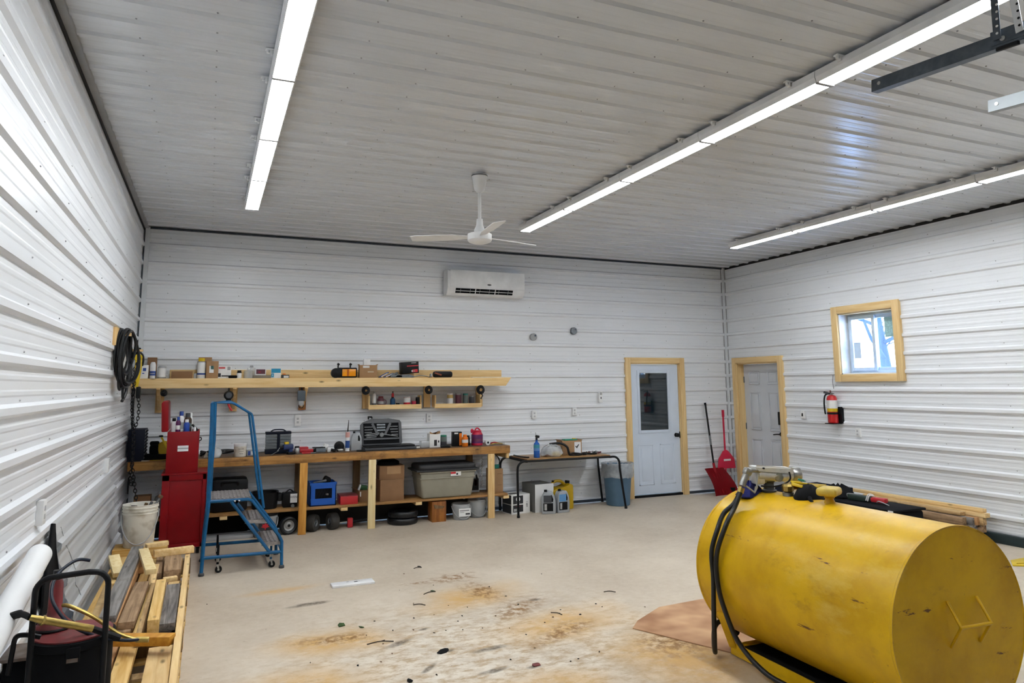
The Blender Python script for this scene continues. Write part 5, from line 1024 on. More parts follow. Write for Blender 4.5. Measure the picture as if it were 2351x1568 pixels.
t = pail('plastic_bucket', 'x', .318, -2.33, .138, .355, DIRTYW, .377)
tag(B().box(YELW_X, (0, 0, .048), (.42, .27, .095), None, .003).obj('lumber_block', loc=(.34, -2.32, .2805)), 'thick yellow block under the dirty white bucket', 'board', GL)
t['label'] = 'dirty white plastic bucket with tools standing on the far end of the lumber pile'
b = B()
for z in (.30, .275): b.lathe(DIRTYW, [(.132, z), (.143, z + .002), (.143, z + .008), (.134, z + .01)], seg=32, cap=False)
b.obj('rim_rings', t)
b = B().tube(GREYM, [(-.02, -.02, .15), (.09, -.03, .37)], .012).tube(GREYM, [(.0, -.03, .12), (.15, -.04, .40)], .010).box(mat('rust_brown', (.12, .06, .03), .8), (.155, -.04, .41), (.04, .03, .03), (0, .6, 0), .008).tube(DARKW_Z, [(-.05, -.05, .1), (.05, -.06, .365)], .014).box(BLACK, (-.05, -.02, .335), (.05, .03, .02), (0, .1, 0), .005)
tag(b.obj('bucket_tools', loc=(.318, -2.33, .377)), 'handles of metal tools sticking out of the dirty white bucket', 'tools')

# loose ribbed sheet leaning on the wall, and the black plastic behind it
b = B(); prof, off = rib_list(.0, .92, .10); i = b.mi(mat('brightened_white_sheet', (.90, .91, .92), .35, 0, .02)); bm = b.bm; NS = 16; grid = []  # sheet colour brightened to make up for light falloff low on the wall
for k in range(NS + 1):
    row = []
    for tt, o in prof:
        q = tt / .92; ya = -4.56 + .50 * (1 - q) + (.04 if int(tt * 9) % 2 else -.02) * (k == 0); yb = -1.95 + .55 * (1 - q) + (.10 if int(tt * 7) % 2 else -.05) * (k == NS)
        row.append(bm.verts.new((.135 - .105 * q + o, ya + (yb - ya) * k / NS, .03 + tt)))
    grid.append(row)
for k in range(NS):
    for j in range(len(prof) - 1): bm.faces.new((grid[k][j], grid[k+1][j], grid[k+1][j+1], grid[k][j+1])).material_index = i
bmesh.ops.solidify(bm, geom=bm.faces[:], thickness=.0015)
t = thing('siding_sheet', 'loose white ribbed siding sheet leaning on the lower left wall', 'siding', (0, 0, 0)); b.obj('sheet', t)
crk = [(-4.35, .91), (-4.22, .78), (-4.10, .70), (-4.08, .60), (-3.96, .55), (-3.97, .48), (-3.86, .42), (-3.85, .34)]
B().tube(LGREY, [(.135 - .105 * (z - .03) / .92 + off(z - .03) + .001, y, z) for y, z in crk], .0025, 5).obj('tear_line', t)
tag(B().prism(MATTE, [(-4.60, .975), (-4.52, .96), (-4.44, .80), (-4.30, .66), (-4.22, .5), (-4.10, .4), (-4.0, .05), (-4.95, .05), (-4.86, .35), (-4.70, .55), (-4.72, .65)], .012, (.024, 0, 0), (0, 1, 0), (0, 0, 1), (1, 0, 0), .003).obj('black_plastic', None), 'black plastic sheet showing behind the torn edge of the leaning siding', 'plastic sheet')

# hoist, chains and hose on the left wall
t = thing('chain_hoist', 'yellow lever chain hoist hanging with long black chains in the left back corner', 'hoist', (.09, -.70, 0))
b = B().lathe(YEL, [(0, -.03), (.035, -.03), (.042, -.015), (.042, .015), (.035, .03), (0, .03)], (.0, 0, 2.07), 22, (0, 1, 0)).prism(YEL, [(-.03, 2.06), (.035, 2.06), (.04, 1.98), (.015, 1.75), (-.018, 1.75), (-.028, 1.95)], .045, (0, -.022, 0), bev=.006); b.obj('body', t)
B().tube(BLACK, smooth([(-.03, 0, 2.10), (.0, 0, 2.135), (.04, 0, 2.10), (.05, 0, 2.04), (.04, 0, 1.98)]), .010).lathe(BLACK, [(.022, 0), (.024, .01), (0, .012)], (.0, -.03, 2.0), 14, (0, -1, 0)).obj('lever', t)
B().tube(BLACK, smooth([(-.02, 0, 2.11), (-.01, 0, 2.16), (.01, 0, 2.175), (.015, 0, 2.155)]), .007).obj('top_hook', t)
B().box(BLACK, (.02, 0, 1.69), (.045, .045, .13), None, .012).obj('lower_block', t)
def chain(pts, r, wr, step, m=BLACK):
    b = B(); P = smooth(pts, 10); acc = []; d = 0; last = P[0]; acc.append(P[0])
    for p in P[1:]:
        seg = (p - last).length
        while d + seg >= step:
            q = (step - d) / seg; last = last.lerp(p, q); acc.append(last.copy()); seg = (p - last).length; d = 0
        d += seg; last = p
    for k, (a, c) in enumerate(zip(acc, acc[1:])):
        u = (c - a).normalized(); s = u.cross(V((0, 1, 0)) if k % 2 == 0 else V((1, .01, 0))).normalized(); s = (s if k % 2 else u.cross(s).normalized() if False else s)
        mid = (a + c) / 2; hl = step * .72
        b.tube(m, [mid + u * (math.sin(q) * hl) + s * (math.cos(q) * r) for q in [2 * PI * j / 10 for j in range(10)]], wr, 5, True)
    return b
chain([(.025, 0, 1.63), (.035, 0, 1.5), (.025, 0, 1.36), (-.005, 0, 1.31), (-.02, 0, 1.42), (-.035, 0, 1.7), (-.03, 0, 1.98)], .014, .004, .034).obj('chain', t)
chain([(-.012, -.02, 1.95), (-.03, -.02, 1.6), (-.01, -.02, 1.3), (.005, -.02, .95), (.035, -.02, .75), (.075, -.02, .50)], .015, .0045, .036).obj('chain', t)
chain([(.0, .02, 1.33), (.01, .02, 1.1), (.0, .02, .9), (-.01, .02, .74), (.015, .02, .70), (.03, .02, .78)], .014, .004, .034).obj('chain', t)
tag(B().bb(PINE_X, .0, .13, -.012, .012, -.012, .012).obj('hanging_peg', loc=(.0, -.70, 2.15)), 'small wooden peg carrying the yellow hoist on the left wall', 'peg')
t = thing('hose_coil', 'large coil of black hose hanging on the left wall near the back corner', 'hose', (.088, -2.03, 2.02))
U = V((.21, .98, 0)).normalized(); NN = V((.98, -.21, 0)); rnd = random.Random(4); b = B()
for k in range(10):
    a_, c_ = .185 + rnd.uniform(-.075, .055), .245 + rnd.uniform(-.045, .035); o = U * rnd.uniform(-.05, .05) + V((0, 0, .27 - c_ - rnd.uniform(0, .02))) + NN * (-.045 + .009 * k)
    b.tube(RUBBER, [o + U * (math.cos(q) * a_ * (1 + .1 * math.sin(q * 2 + k))) + V((0, 0, math.sin(q) * c_)) + NN * .012 * math.sin(q * 2 + k) for q in [2 * PI * j / 36 for j in range(36)]], .0115, 7, True)
b.obj('loops', t)
b = B().tube(RUBBER, smooth([U * .16 + V((0, 0, .0)), U * .17 + V((0, 0, -.15)), U * .10 + V((0, 0, -.30)), U * .03 + V((0, 0, -.38)), U * 0 + V((0, 0, -.30)), U * .02 + V((0, 0, -.1))]), .012).tube(RUBBER, smooth([U * -.14 + V((0, 0, -.1)), U * -.12 + V((0, 0, -.26)), U * -.07 + V((0, 0, -.29)), U * -.04 + V((0, 0, -.2))]), .012).tube(RUBBER, smooth([U * .12 + V((0, 0, -.05)), U * .1 + V((0, 0, -.3)), U * .0 + V((0, 0, -.40))]), .014); b.obj('hanging_end', t)
B().cyl(CHROME, (-.03, -.12, .02), (-.02, -.10, -.02), .012).obj('coupling', t)
t = thing('hose_peg', 'tan wooden block on the left wall carrying the coil of black hose', 'block', (.002, -2.17, 2.20)); B().bb(PINE_Z, .0, .03, -.08, .05, -.09, .09, .002).bb(PINE_X, .03, .13, .10, .13, .02, .05).bb(PINE_Z, .0, .03, .06, .16, -.06, .09).obj('block', t)

# white pipe, steel post, drum with hand pump
tag(B().lathe(RWHITE, [(0, 0), (.050, 0), (.054, .004), (.054, 4.6)], (0, 0, 0), 32, (0, -4.6, -.86)).obj('white_pipe', loc=(.095, -5.26, .935)), 'thick white pipe leaning along the left wall towards the camera', 'pipe')
t = thing('steel_post', 'black steel stand with a flat bolted top plate beside the drum', 'stand', (.075, -5.36, 0))
B().bb(STEELP, -.07, .075, -.12, .10, .515, .53, .002).obj('top_plate', t); B().bb(MATTE, -.055, .06, -.10, .08, .0, .515, .004).bb(MATTE, .06, .068, -.11, .09, .46, .515).obj('column', t)
B().cyl(BLACK, (.045, -.09, .529), (.045, -.09, .5315), .009).cyl(BLACK, (.055, .06, .529), (.055, .06, .5315), .009).obj('bolt_holes', t)
t = thing('oil_drum', 'black drum with a red lid, hand pump and tube handle by the left wall', 'drum', (.335, -5.80, 0))
B().lathe(MATTE, [(.145, .03), (.152, .04), (.152, .25), (.156, .255), (.156, .27), (.152, .275), (.152, .665), (.160, .67), (.160, .70), (.15, .704)], seg=40).obj('drum', t)
B().lathe(DRED, [(.148, .700), (.148, .71), (.10, .714), (0, .718)], seg=40).obj('lid', t)
B().bb(MATTE, .0, .05, -.170, -.155, .63, .69, .004).bb(STEELP, .005, .045, -.174, -.168, .635, .65).obj('clamp', t)
B().lathe(DRED, [(.075, .716), (.072, .728), (.045, .755), (.028, .78), (.026, .90), (.02, .915), (0, .92)], (-.085, .06, 0), 20).obj('pump', t)
B().lathe(BLACK, [(.08, .716), (.083, .722), (.08, .726)], (-.085, .06, 0), 20).obj('pump_flange', t); B().cyl(BLACK, (-.085, .06, .91), (-.085, .06, .955), .016).obj('pump_nut', t)
hy = -.16
B().tube(BLACK, [(-.125, hy, .10), (-.125, hy, .90)] + [(-.065 - .06 * math.cos(q), hy, .92 + .055 * math.sin(q)) for q in [PI / 2 * k / 6 for k in range(7)]] + [(.06, hy, .982)] + [(.08 + .055 * math.sin(q), hy, .925 + .055 * math.cos(q)) for q in [PI / 2 * k / 6 for k in range(7)]] + [(.136, hy, .45), (.132, hy, .05)], .0115, 12).obj('handle', t)
B().tube(BLACK, [(-.15, .05, .05), (.15, .05, .05)], .012).cyl(BLACK, (-.19, .03, .05), (-.155, .03, .05), .05).cyl(BLACK, (.155, .03, .05), (.19, .03, .05), .05).obj('wheels', t)
B().tube(BRASS, [(-.13, -.19, .835), (-.10, -.185, .822), (.085, -.13, .745)], [.011, .0145, .0145], 12).lathe(BRASS, [(.02, 0), (.02, .008)], (-.09, -.182, .817), 10, (.8, .3, -.4)).obj('grease_gun', t)
B().tube(BLACK, [(.08, -.132, .748), (.185, -.10, .685)], .013, 10).obj('gun_grip', t)
B().tube(BLACK, smooth([(-.13, -.19, .835), (-.17, -.16, .845), (-.215, -.14, .83)]), [.012] * 6 + [.016] * 6 + [.012], 10).obj('gun_lever', t)
B().tube(BLACK, smooth([(-.10, -.12, .735), (-.15, -.12, .75), (-.185, -.12, .745), (-.195, -.11, .69), (-.205, -.10, .60)]), .010).obj('drain_pipe', t)
B().tube(BRASS, smooth([(-.05, .02, .815), (-.02, .0, .812), (.07, -.02, .765), (.17, -.04, .69), (.245, -.05, .655)]), .008, 10).cyl(BRASS, (.245, -.05, .655), (.295, -.055, .65), .0115).obj('delivery_pipe', t)
B().tube(mat('hose_blue_black', (.012, .018, .035), .35, spec=.3), smooth([(.03, .10, .975), (-.02, .08, .985), (-.075, .03, .95), (-.09, -.02, .90), (-.07, -.06, .84), (-.0, -.09, .76), (.10, -.09, .70), (.20, -.07, .665), (.26, -.055, .655)]), .007, 10).obj('hose', t)

# ------------------------------------------------------------------ yellow fuel tank
t = thing('fuel_tank', 'large yellow cylindrical steel fuel tank with a pump lying on a skid', 'tank', (4.333, -6.22, .008), -.0148)
R0, ZC = .478, .53; L2 = .745
B().lathe(TANK, [(R0 - .006, -L2 + .004), (R0 + .003, -L2), (R0 + .004, -L2 + .012), (R0, -L2 + .018), (R0, L2 - .018), (R0 + .004, L2 - .012), (R0 + .003, L2), (R0 - .006, L2 - .004)], (0, 0, ZC), 96, (0, 1, 0), cap=False).obj('shell', t, ang=25)
for s in (-1, 1):
    e = B().lathe(TANK, [(R0 - .006, 0), (R0 - .012, -.004), (0, .0)], (0, s * (L2 - .004), ZC), 96, (0, s, 0)).obj('end_cap', t, ang=60)
b = B(); yy = -L2
for x, xa in ((-.087, -.10), (.128, .115)):
    for z in (.655, .44): b.cyl(TANK, (x, yy + .002, z), (xa, yy - .07, .552), .0075, seg=10)
b.cyl(TANK, (-.105, yy - .07, .552), (.12, yy - .07, .548), .0085, seg=10); b.obj('end_handle', t)
for s in (-1, 1):
    B().bb(TANK, s * .30 - .025, s * .30 + .025, -.80, .62, .0, .006).bb(TANK, s * .325 - .004, s * .325 + .004, -.80, .62, .0, .075).obj('skid_rail', t)
    for yq in (.60, -.60): B().beam(TANK, (s * .325, yq, .04), (s * .40, yq + .02, .26), .07, .008, (s, 0, 0)).obj('skid_leg', t)
for yq in (.60, -.60): B().bb(TANK, -.32, .32, yq - .03, yq + .03, .006, .052).obj('cross_member', t)
B().cyl(TANK, (0, .45, .03), (0, .45, .07), .02).obj('drain_plug', t)
# fill cap and vent
B().cyl(TANK, (0, .04, ZC + R0 - .004), (0, .04, ZC + R0 + .03), .035, .022).cyl(TANK, (0, .04, ZC + R0 + .03), (0, .04, ZC + R0 + .04), .03).box(mat('worn_yellow', (.56, .40, .05), .45, 0, .3, 20), (0, .04, ZC + R0 + .068), (.155, .12, .05), (0, 0, .5), .02, 3).obj('fill_cap', t)
B().cyl(GREYM, (-.02, .36, ZC + R0 - .004), (-.02, .36, ZC + R0 + .02), .035).lathe(BRASS, [(.022, .02), (.036, .03), (.038, .06), (.03, .072), (0, .075)], (-.02, .36, ZC + R0), 8).cyl(BRASS, (-.02, .36, ZC + R0 + .055), (.07, .33, ZC + R0 + .06), .02).obj('vent_cap', t)
# pump
px, py, pz = -.01, .545, ZC + R0
pump = B().lathe(GREYP, [(.048, -.002), (.05, .012), (.035, .018), (.032, .06), (.04, .066), (.04, .075)], (px, py, pz), 20).cyl(ALU, (px - .10, py, pz + .115), (px + .145, py - .06, pz + .105), .042, .040).lathe(CHROME, [(.046, 0), (.05, .01), (.05, .055), (.044, .06), (0, .062)], (px + .14, py - .06, pz + .11), 24, (.97, -.24, 0)).box(ALU, (px - .09, py, pz + .105), (.07, .075, .10), (0, 0, -.24), .012).box(CHROME, (px - .03, py + .01, pz + .085), (.06, .06, .05), None, .01).obj('pump', t)
B().beam(WHITE, (px - .135, py - .0, pz + .172), (px + .12, py - .06, pz + .155), .075, .012, (0, 0, 1), .003).beam(ALU, (px - .13, py - .036, pz + .165), (px + .13, py - .098, pz + .14), .004, .04, (0, 0, 1)).cyl(BLACK, (px - .085, py - .05, pz + .163), (px - .085, py - .06, pz + .163), .006).obj('cover_plate', pump)
B().lathe(CHROME, [(.03, 0), (.03, .008), (0, .009)], (px + .03, py - .065, pz + .10), 16, (-.24, -.97, 0)).obj('pressure_plug', pump)
B().tube(BLACK, smooth([(px + .09, py - .10, pz + .135), (px + .085, py - .11, pz + .09), (px + .04, py - .10, pz + .06), (px - .04, py - .08, pz + .045), (px - .11, py - .05, pz + .05)]), .0055, 8).obj('cable', t)
# nozzle
NZ = mat('nozzle_grey', (.33, .33, .32), .35, .6, .2, 20)
B().tube(NZ, smooth([(px - .10, py - .03, pz + .14), (px - .14, py - .03, pz + .152), (px - .185, py - .03, pz + .15), (px - .215, py - .03, pz + .12), (px - .25, py - .03, pz + .055)]), [.012] * 6 + [.018] * 6 + [.026] * 4 + [.022] * 9, 12).box(NZ, (px - .20, py - .03, pz + .145), (.055, .045, .05), (0, .5, 0), .014).obj('nozzle', t)
B().tube(LGREY, [(px - .13, py - .04, pz + .125), (px - .145, py - .05, pz + .04), (px - .165, py - .05, pz + .01), (px - .225, py - .04, pz + .055)], .006, 8).tube(LGREY, [(px - .165, py - .05, pz + .01), (px - .155, py - .05, pz + .05)], .005, 8).obj('trigger_guard', t)
B().cyl(BRASS, (px - .255, py - .03, pz + .045), (px - .268, py - .03, pz + .015), .022, seg=8).obj('hose_fitting', t)
# hose (world coordinates through the tank's small rotation are close enough to write directly)
hs = [(px - .265, py - .03, pz + .02), (px - .30, py - .0, pz - .06), (px - .37, py + .02, pz - .12), (px - .44, py + .0, .80), (-.493, .56, .66), (-.497, .55, .50), (-.497, .56, .30), (-.49, .575, .10), (-.47, .60, .035), (-.43, .66, .06), (-.38, .71, .14), (-.30, .73, .16), (-.20, .70, .08)]
B().tube(RUBBER, smooth(hs, 8), .0155, 12).obj('hose', t)
hs = [(-.20, .69, .05), (-.32, .62, .35), (-.47, .58, .62), (-.46, .50, .88), (-.40, .49, .965)]
hs = [(px - .27, py - .035, pz + .015), (px - .33, py - .045, pz - .07), (-.44, .47, .84), (-.500, .50, .66), (-.503, .50, .48), (-.490, .46, .33), (-.46, .38, .16), (-.42, .22, .045), (-.40, .0, .02), (-.38, -.35, .017), (-.36, -.70, .017), (-.33, -1.0, .017)]
B().tube(RUBBER, smooth(hs, 8), .0155, 12).obj('hose', t)
def rag(name, lab, loc, s, m, seedv, cat='rag', rz=0):
    rnd = random.Random(seedv); b = B(); 
    b.lathe(m, [(1, 0), (1.03, .12), (.86, .45), (.55, .8), (.25, .98), (0, 1)], seg=18)
    for v in b.bm.verts:
        a = math.atan2(v.co.y, v.co.x); f = 1 + .14 * math.sin(3 * a + seedv) + .10 * math.sin(7 * a + 2 * seedv)
        v.co = V((v.co.x * s[0] * f, v.co.y * s[1] * f, v.co.z * s[2] * (1 + .25 * math.sin(4 * a + seedv) * (v.co.z > .1))))
    return tag(b.obj(name, loc=loc, rz=rz, wob=.003), lab, cat)
rag('blue_rag', 'crumpled dark blue rag under the pump nozzle on the yellow tank', (4.21, -5.62, .985), (.09, .065, .085), RBLUE, 2)
t2 = thing('gloves', 'black work gloves with yellow cuffs heaped on the yellow tank beside the fill cap', 'gloves', (4.37, -5.98, .995), .2)
rnd = random.Random(9); b = B().lathe(MATTE, [(1, 0), (1.02, .03), (.8, .07), (.35, .10), (0, .105)], (0, 0, 0), 16, sq=(.11, .075, .9))
for k in range(5): b.tube(MATTE, smooth([(-.05 + k * .02, -.03, .04), (-.10 + k * .012, -.08 + .01 * k, .02), (-.13 + .02 * k, -.12 + .012 * k, -.01)]), .012, 8)
b.obj('glove', t2, wob=.003); B().box(YEL, (-.02, .05, .09), (.10, .07, .02), (.2, .2, .3), .006).box(YEL, (.03, .08, .10), (.10, .05, .015), (-.1, .2, -.3), .006).box(TEAL, (.06, .08, .115), (.07, .04, .012), (.2, .2, .4), .004).obj('cuff', t2)
t2 = thing('booklet', 'white booklet with a dark blue corner propped behind the pump on the tank', 'booklet', (4.49, -5.72, .97), .15); B().prism(PAPER, [(-.10, 0), (.03, 0), (.11, .10), (.06, .135), (.0, .12)], .006, (0, 0, 0)).prism(CREDB, [(.065, .135), (.115, .10), (.09, .075), (.045, .105)], .007, (0, -.001, 0)).obj('pages', t2)

# cardboard under the tank
tag(B().prism(mat('floor_cardboard', 'cfa882', .85, 0, .25, 3, c2='9c7050'), [(3.70, -4.92), (3.82, -4.80), (4.15, -4.60), (4.9, -4.55), (5.1, -5.4), (4.1, -5.75), (4.05, -5.62)], .006, (0, 0, .001), (1, 0, 0), (0, 1, 0), (0, 0, 1)).obj('cardboard_sheet'), 'flattened stained cardboard sheet on the floor under the yellow tank', 'cardboard')
tag(B().prism(MATTE, [(3.98, -6.95), (3.98, -5.62), (4.68, -5.55), (4.7, -6.95)], .006, (0, 0, .008), (1, 0, 0), (0, 1, 0), (0, 0, 1)).obj('rubber_mat') if False else B().bb(MATTE, 4.05, 4.62, -7.0, -5.62, .0525, .056).obj('rubber_mat'), 'black sheet lying across the skid under the yellow tank', 'mat')

# ------------------------------------------------------------------ behind the tank, along the right wall
t = thing('black_crate', 'long black storage box heaped with gear between the tank and the right wall', 'box', (7.62, -3.56, 0)); 
b = B().bb(MATTE, -.24, .22, -.58, .45, 0, .40, .03); b.obj('body', t); B().bb(MATTE, -.25, .23, -.60, .47, .40, .425, .008).obj('lid', t); B().bb(PAPER, -.256, -.23, -.59, -.53, .36, .42).obj('tag', t)
rag('black_tarp', 'crumpled black tarp on the far end of the long black box', (7.60, -3.25, .426), (.17, .16, .13), MATTE, 5, 'tarp')
t = thing('power_tool', 'dark green power tool with straps on the long black box', 'tool', (7.60, -3.55, .426)); B().box(mat('tool_green', (.012, .03, .022), .6), (0, 0, .03), (.10, .25, .06), (0, 0, .2), .015).obj('body', t); B().tube(LGREY, smooth([(-.05, .12, .03), (-.07, .1, .07), (-.05, -.05, .075)]), .005).obj('strap', t)
t = thing('red_strap', 'red and white strap lying on the long black box', 'strap', (7.60, -3.80, .426)); B().box(RED2, (0, 0, .04), (.08, .16, .05), (0, 0, .2), .012).tube(WHITE, smooth([(-.06, .10, .02), (-.05, .08, .08), (-.02, .04, .08)]), .006).tube(WHITE, smooth([(-.04, .14, .02), (-.03, .11, .09), (.0, .07, .085)]), .006).tube(LGREY, smooth([(-.1, -.05, .03), (-.12, -.1, .05), (-.10, -.2, .02)]), .005).obj('strap', t)
t = thing('blue_bin', 'open dark blue bin with papers behind the fill cap of the tank', 'bin', (7.75, -2.74, 0)); b = B()
for a in ((-.35, .35, -.28, -.26), (-.35, .35, .26, .28), (-.35, -.33, -.28, .28), (.33, .35, -.28, .28)): b.bb(NAVY, *a, 0, .47, .004)
b.bb(NAVY, -.35, .35, -.28, .28, 0, .02); b.obj('bin', t); B().bb(mat('tarp_blue', (.01, .05, .22), .5), -.32, .32, -.25, .25, .02, .46, .01).obj('contents', t)
for k, (m, z) in enumerate(((TEAL, .4605), (PAPER, .4765), (YEL2, .4925))):
    tag(B().box(m, (0, 0, .0075), (.26, .20, .015), None, .003).obj('folder', loc=(7.60 + .03 * k, -2.80 - .02 * k, z), rz=.2 * k), ('teal folder, lowest', 'white folder, middle', 'yellow folder, top')[k] + ' of three folders on the dark blue bin', 'folder', 'folders on the dark blue bin')
GR = 'boards stacked along the right wall'
tag(B().bb(DARKW_Z, -.16, .16, -.05, .05, 0, .12, .003).obj('bearer', loc=(8.48, -4.0, 0)), 'nearer crosswise bearer under the boards along the right wall', 'board', GR)
tag(B().bb(DARKW_Z, -.16, .16, -.05, .05, 0, .12, .003).obj('bearer', loc=(8.48, -2.9, 0)), 'farther crosswise bearer under the boards along the right wall', 'board', GR)
rb = [('long pale board on top of the stack along the right wall', 8.63, -2.50, -4.26, .06, .04, .33, PINE_Y), ('pale board second from the top of the stack along the right wall', 8.61, -2.75, -4.30, .08, .045, .283, PINE_Y), ('tan board on the left of the upper layer along the right wall', 8.50, -2.9, -4.10, .09, .04, .283, OLDY), ('old board at the left edge of the stack along the right wall', 8.40, -2.8, -4.18, .07, .08, .201, BROWNW),
      ('brown board in the middle of the stack along the right wall', 8.485, -2.7, -4.22, .04, .08, .201, GREYW), ('narrow tan board in the middle of the stack along the right wall', 8.535, -2.8, -4.24, .04, .08, .201, TANW), ('board nearest the right wall in the middle layer of the stack', 8.60, -2.6, -4.27, .06, .08, .201, OLDY),
      ('lowest board on the left of the stack along the right wall', 8.40, -2.7, -4.2, .09, .08, .1205, DARKW_Z), ('lowest board in the middle of the stack along the right wall', 8.50, -2.7, -4.22, .09, .08, .1205, GREYW), ('lowest board nearest the right wall in the stack', 8.60, -2.6, -4.25, .09, .08, .1205, BROWNW)]
for lab, x, ya, yb, w, h, z, m in rb: tag(B().box(m, (0, 0, h / 2), (w, ya - yb, h - .001), None, .002).obj('lumber_board', loc=(x, (ya + yb) / 2, z + .0)), lab, 'board', GR)
t = thing('yellow_sheet', 'bright yellow plastic sheet on the floor at the right edge of the picture', 'sheet', (8.1, -4.92, 0)); B().prism(YEL, [(-.18, -.03), (.0, .10), (.5, .12), (.5, -.35), (-.05, -.12)], .01, (0, 0, .001), (1, 0, 0), (0, 1, 0), (0, 0, 1), .003).tube(YEL2, [(-.1, -.02, .014), (.3, -.1, .014)], .004).obj('sheet', t)

# ------------------------------------------------------------------ floor litter
t = thing('white_offcut', 'white trim offcut lying on the floor in the middle of the room', 'offcut', (2.075, -2.92, 0), .02); B().bb(WHITE, -.185, .185, -.065, .065, 0, .018, .002).box(GREYP, (.03, .01, .0185), (.03, .02, .002)).box(LGREY, (-.04, .03, .0185), (.02, .01, .002)).obj('board', t)
def leafm(n, lab, x, y, s, m, seedv, group=None):
    rnd = random.Random(seedv); k = 7; poly = [(math.cos(2 * PI * j / k) * s * rnd.uniform(.6, 1.3), math.sin(2 * PI * j / k) * s * .6 * rnd.uniform(.6, 1.3)) for j in range(k)]
    return tag(B().prism(m, poly, .004, (0, 0, 0), (1, 0, 0), (0, 1, .1), (0, 0, 1)).obj(n, loc=(x, y, .003), rz=rnd.uniform(0, 3)), lab, 'leaf' if 'leaf' in n else 'debris', group)
leafm('green_leaf', 'larger green leaf on the stained floor in front of the white offcut', 1.80, -3.97, .05, LEAF, 1)
leafm('green_leaf', 'small green leaf right of the larger green leaf on the floor', 1.924, -4.08, .022, LEAF, 2)
leafm('green_leaf', 'green leaf lying by the twigs in the middle of the floor', 2.66, -3.43, .03, LEAF, 3)
leafm('dirt_clod', 'dark flat clod on the stained floor at the lower middle of the picture', 2.335, -4.77, .055, MATTE, 4)
leafm('dirt_clod', 'small dark clod left of the white offcut behind the stains', 2.78, -2.6, .03, MATTE, 5) ['label'] = 'small dark clod on the floor in front of the stacked tyres'
leafm('dirt_clod', 'small dark clod at the bottom edge of the floor', 2.0, -5.14, .028, MATTE, 6)
leafm('dry_leaf', 'round reddish brown leaf near the bottom edge of the floor', 2.784, -5.233, .04, DRED, 7)
rnd = random.Random(21)
tw = [(2.62, -3.47, .06, .3, 'twig beside the green leaf in the middle of the floor'), (2.45, -3.75, .05, -.5, 'short twig left of the twig by the green leaf'), (4.015, -4.08, .05, -.5, 'lone twig on the clean floor left of the yellow tank'), (2.75, -2.63, .04, .1, 'short twig on the floor in front of the small wooden box'), (3.35, -4.4, .05, -1.0, 'dark twig on the brown stain right of the middle'), (1.98, -4.45, .09, -.1, 'thin twig on the ochre stain near the lumber pile')]
for x, y, L, a, lab in tw: tag(B().tube(TWIG, smooth([(-L, 0, .004), (0, L * .2, .008), (L, 0, .004)]), .0035, 5).tube(TWIG, [(0, L * .2, .008), (L * .4, L * .5, .004)], .0025, 5).obj('twig', loc=(x, y, 0), rz=a), lab, 'twig', 'twigs on the floor')
bits = [(rnd.gauss(2.6, .7), rnd.gauss(-4.3, .6), rnd.uniform(.004, .010)) for _ in range(46)]
for k, (x, y, s) in enumerate(bits): leafm('dirt_crumb', 'tiny dark crumb of dirt scattered on the stained middle of the floor', x, y, s, [MATTE, TWIG, DLEAF][k % 3], 30 + k, 'crumbs of dirt scattered on the floor')

# ------------------------------------------------------------------ overhead door tracks
def track(name, lab, x, y0, m, zz, hang):
    t = thing(name, lab, 'track', (x, y0, zz), 0, 'overhead door tracks', (.085, 0, 0))
    L = 5.6
    B().prism(m, [(-.028, -.03), (-.028, .03), (-.022, .032), (-.022, .033), (-.031, .033), (-.031, -.036), (.018, -.036), (.022, -.03), (.018, -.033), (-.028, -.033)], L, (0, -L, 0), (1, 0, 0), (0, 0, 1), (0, 1, 0)).obj('rail', t, ang=0)
    B().bb(m, -.034, -.031, -L, -.66, -.02, .05).bb(m, -.034, .004, -L, -.66, .047, .05).obj('angle', t)
    B().cyl(CHROME, (-.034, -.72, .0), (-.042, -.72, .0), .012).cyl(CHROME, (-.031, -.05, .0), (-.036, -.05, .0), .01).obj('bolt', t)
    if hang:
        for yh, m2, tilt in ((-.70, GREYD, 0), (-.80, TRIMW, -.03), (-.86, TRIMW, .10), (-.95, GREYD, .2)):
            b = B().beam(m2, (-.045, yh, .0), (-.045, yh - tilt + .02, H + .03 - zz), .034, .003, (1, 0, 0))
            for k in range(9): 
                if .04 + .035 * k < H - .03 - zz: b.cyl(PAPER if m2 is GREYD else BLACK, (-.047, yh - tilt * k / 10, .03 + .035 * k), (-.0485, yh - tilt * k / 10, .03 + .035 * k), .006, seg=8)
            b.obj('hanger', t)
        B().box(BLACK, (-.035, -.74, -.045), (.02, .10, .02), None, .004).obj('stop_bracket', t)
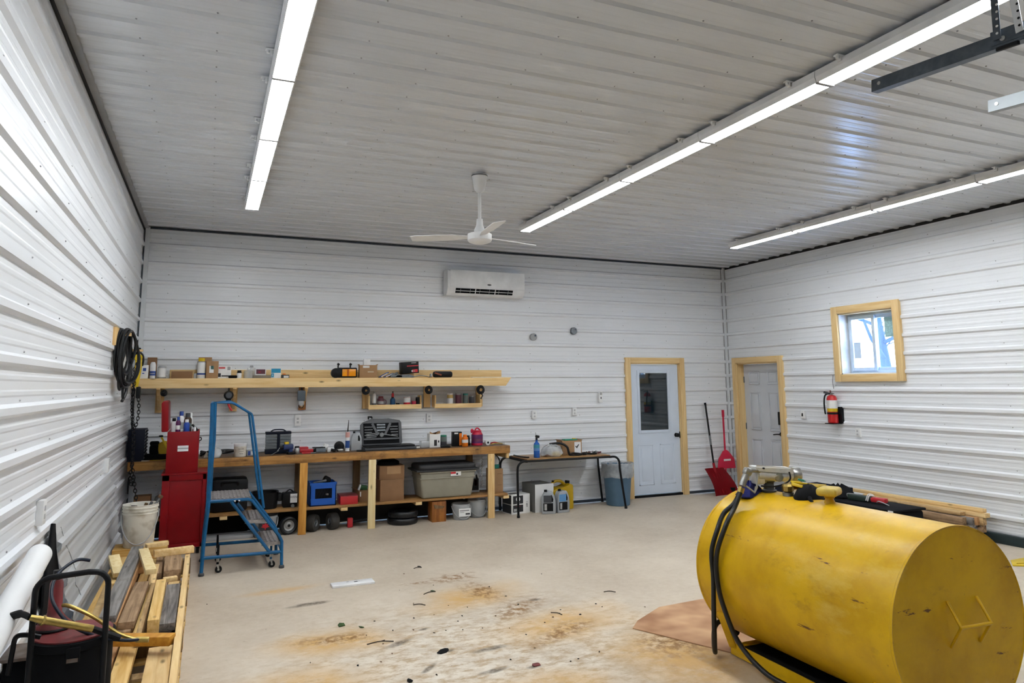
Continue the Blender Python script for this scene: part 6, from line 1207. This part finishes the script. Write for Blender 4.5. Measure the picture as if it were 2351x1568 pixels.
track('door_track', 'dark steel overhead door track hanging from the ceiling with perforated hangers', 4.21, -6.82, GREYD, 3.40, True)
track('door_track', 'short light galvanised overhead door track at the right edge of the picture', 4.96, -6.98, mat('zinc_light', (.30, .33, .35), .45, .2), 3.335, False)

# ------------------------------------------------------------------ daylight, camera
w = bpy.data.worlds.new('World'); SC.world = w; w.use_nodes = True; nt = w.node_tree; bg = nt.nodes['Background']
tc = nt.nodes.new('ShaderNodeTexCoord'); sx = nt.nodes.new('ShaderNodeSeparateXYZ'); nt.links.new(tc.outputs['Generated'], sx.inputs[0])
rp = nt.nodes.new('ShaderNodeValToRGB'); nt.links.new(sx.outputs['Z'], rp.inputs[0])
rp.color_ramp.elements[0].position = .0; rp.color_ramp.elements[0].color = (.80, .90, 1, 1); rp.color_ramp.elements[1].position = .6; rp.color_ramp.elements[1].color = (.22, .45, .95, 1)
e = rp.color_ramp.elements.new(.22); e.color = (.72, .86, 1, 1)
nt.links.new(rp.outputs[0], bg.inputs['Color']); bg.inputs['Strength'].default_value = 5.0
cam = bpy.data.cameras.new('Camera'); co = bpy.data.objects.new('Camera', cam); COL.objects.link(co); SC.camera = co
r_, u_, f_ = V((.919101, -.393951, -.007515)), V((-.047229, -.12908, .990509)), V((.391182, .910023, .137243))
M = Matrix((r_, u_, -f_)).transposed().to_4x4(); M.translation = V((.819357, -9.473391, 1.742995)); co.matrix_world = M
cam.sensor_fit = 'HORIZONTAL'; cam.sensor_width = 36; cam.lens = 1608.1295 / 2351 * 36; cam.shift_y = -(784 - 660.695) / 2351; cam.clip_start = .05; cam.clip_end = 200
cy = SC.cycles; cy.max_bounces = 5; cy.diffuse_bounces = 3; cy.glossy_bounces = 3; cy.transmission_bounces = 3; cy.transparent_max_bounces = 8; cy.caustics_reflective = False; cy.caustics_refractive = False
cy.use_adaptive_sampling = True; cy.adaptive_threshold = .1
SC.view_settings.view_transform = 'Standard'; SC.view_settings.look = 'None'; SC.view_settings.gamma = 1; SC.view_settings.use_curve_mapping = False
SC.view_settings.exposure = EXPO
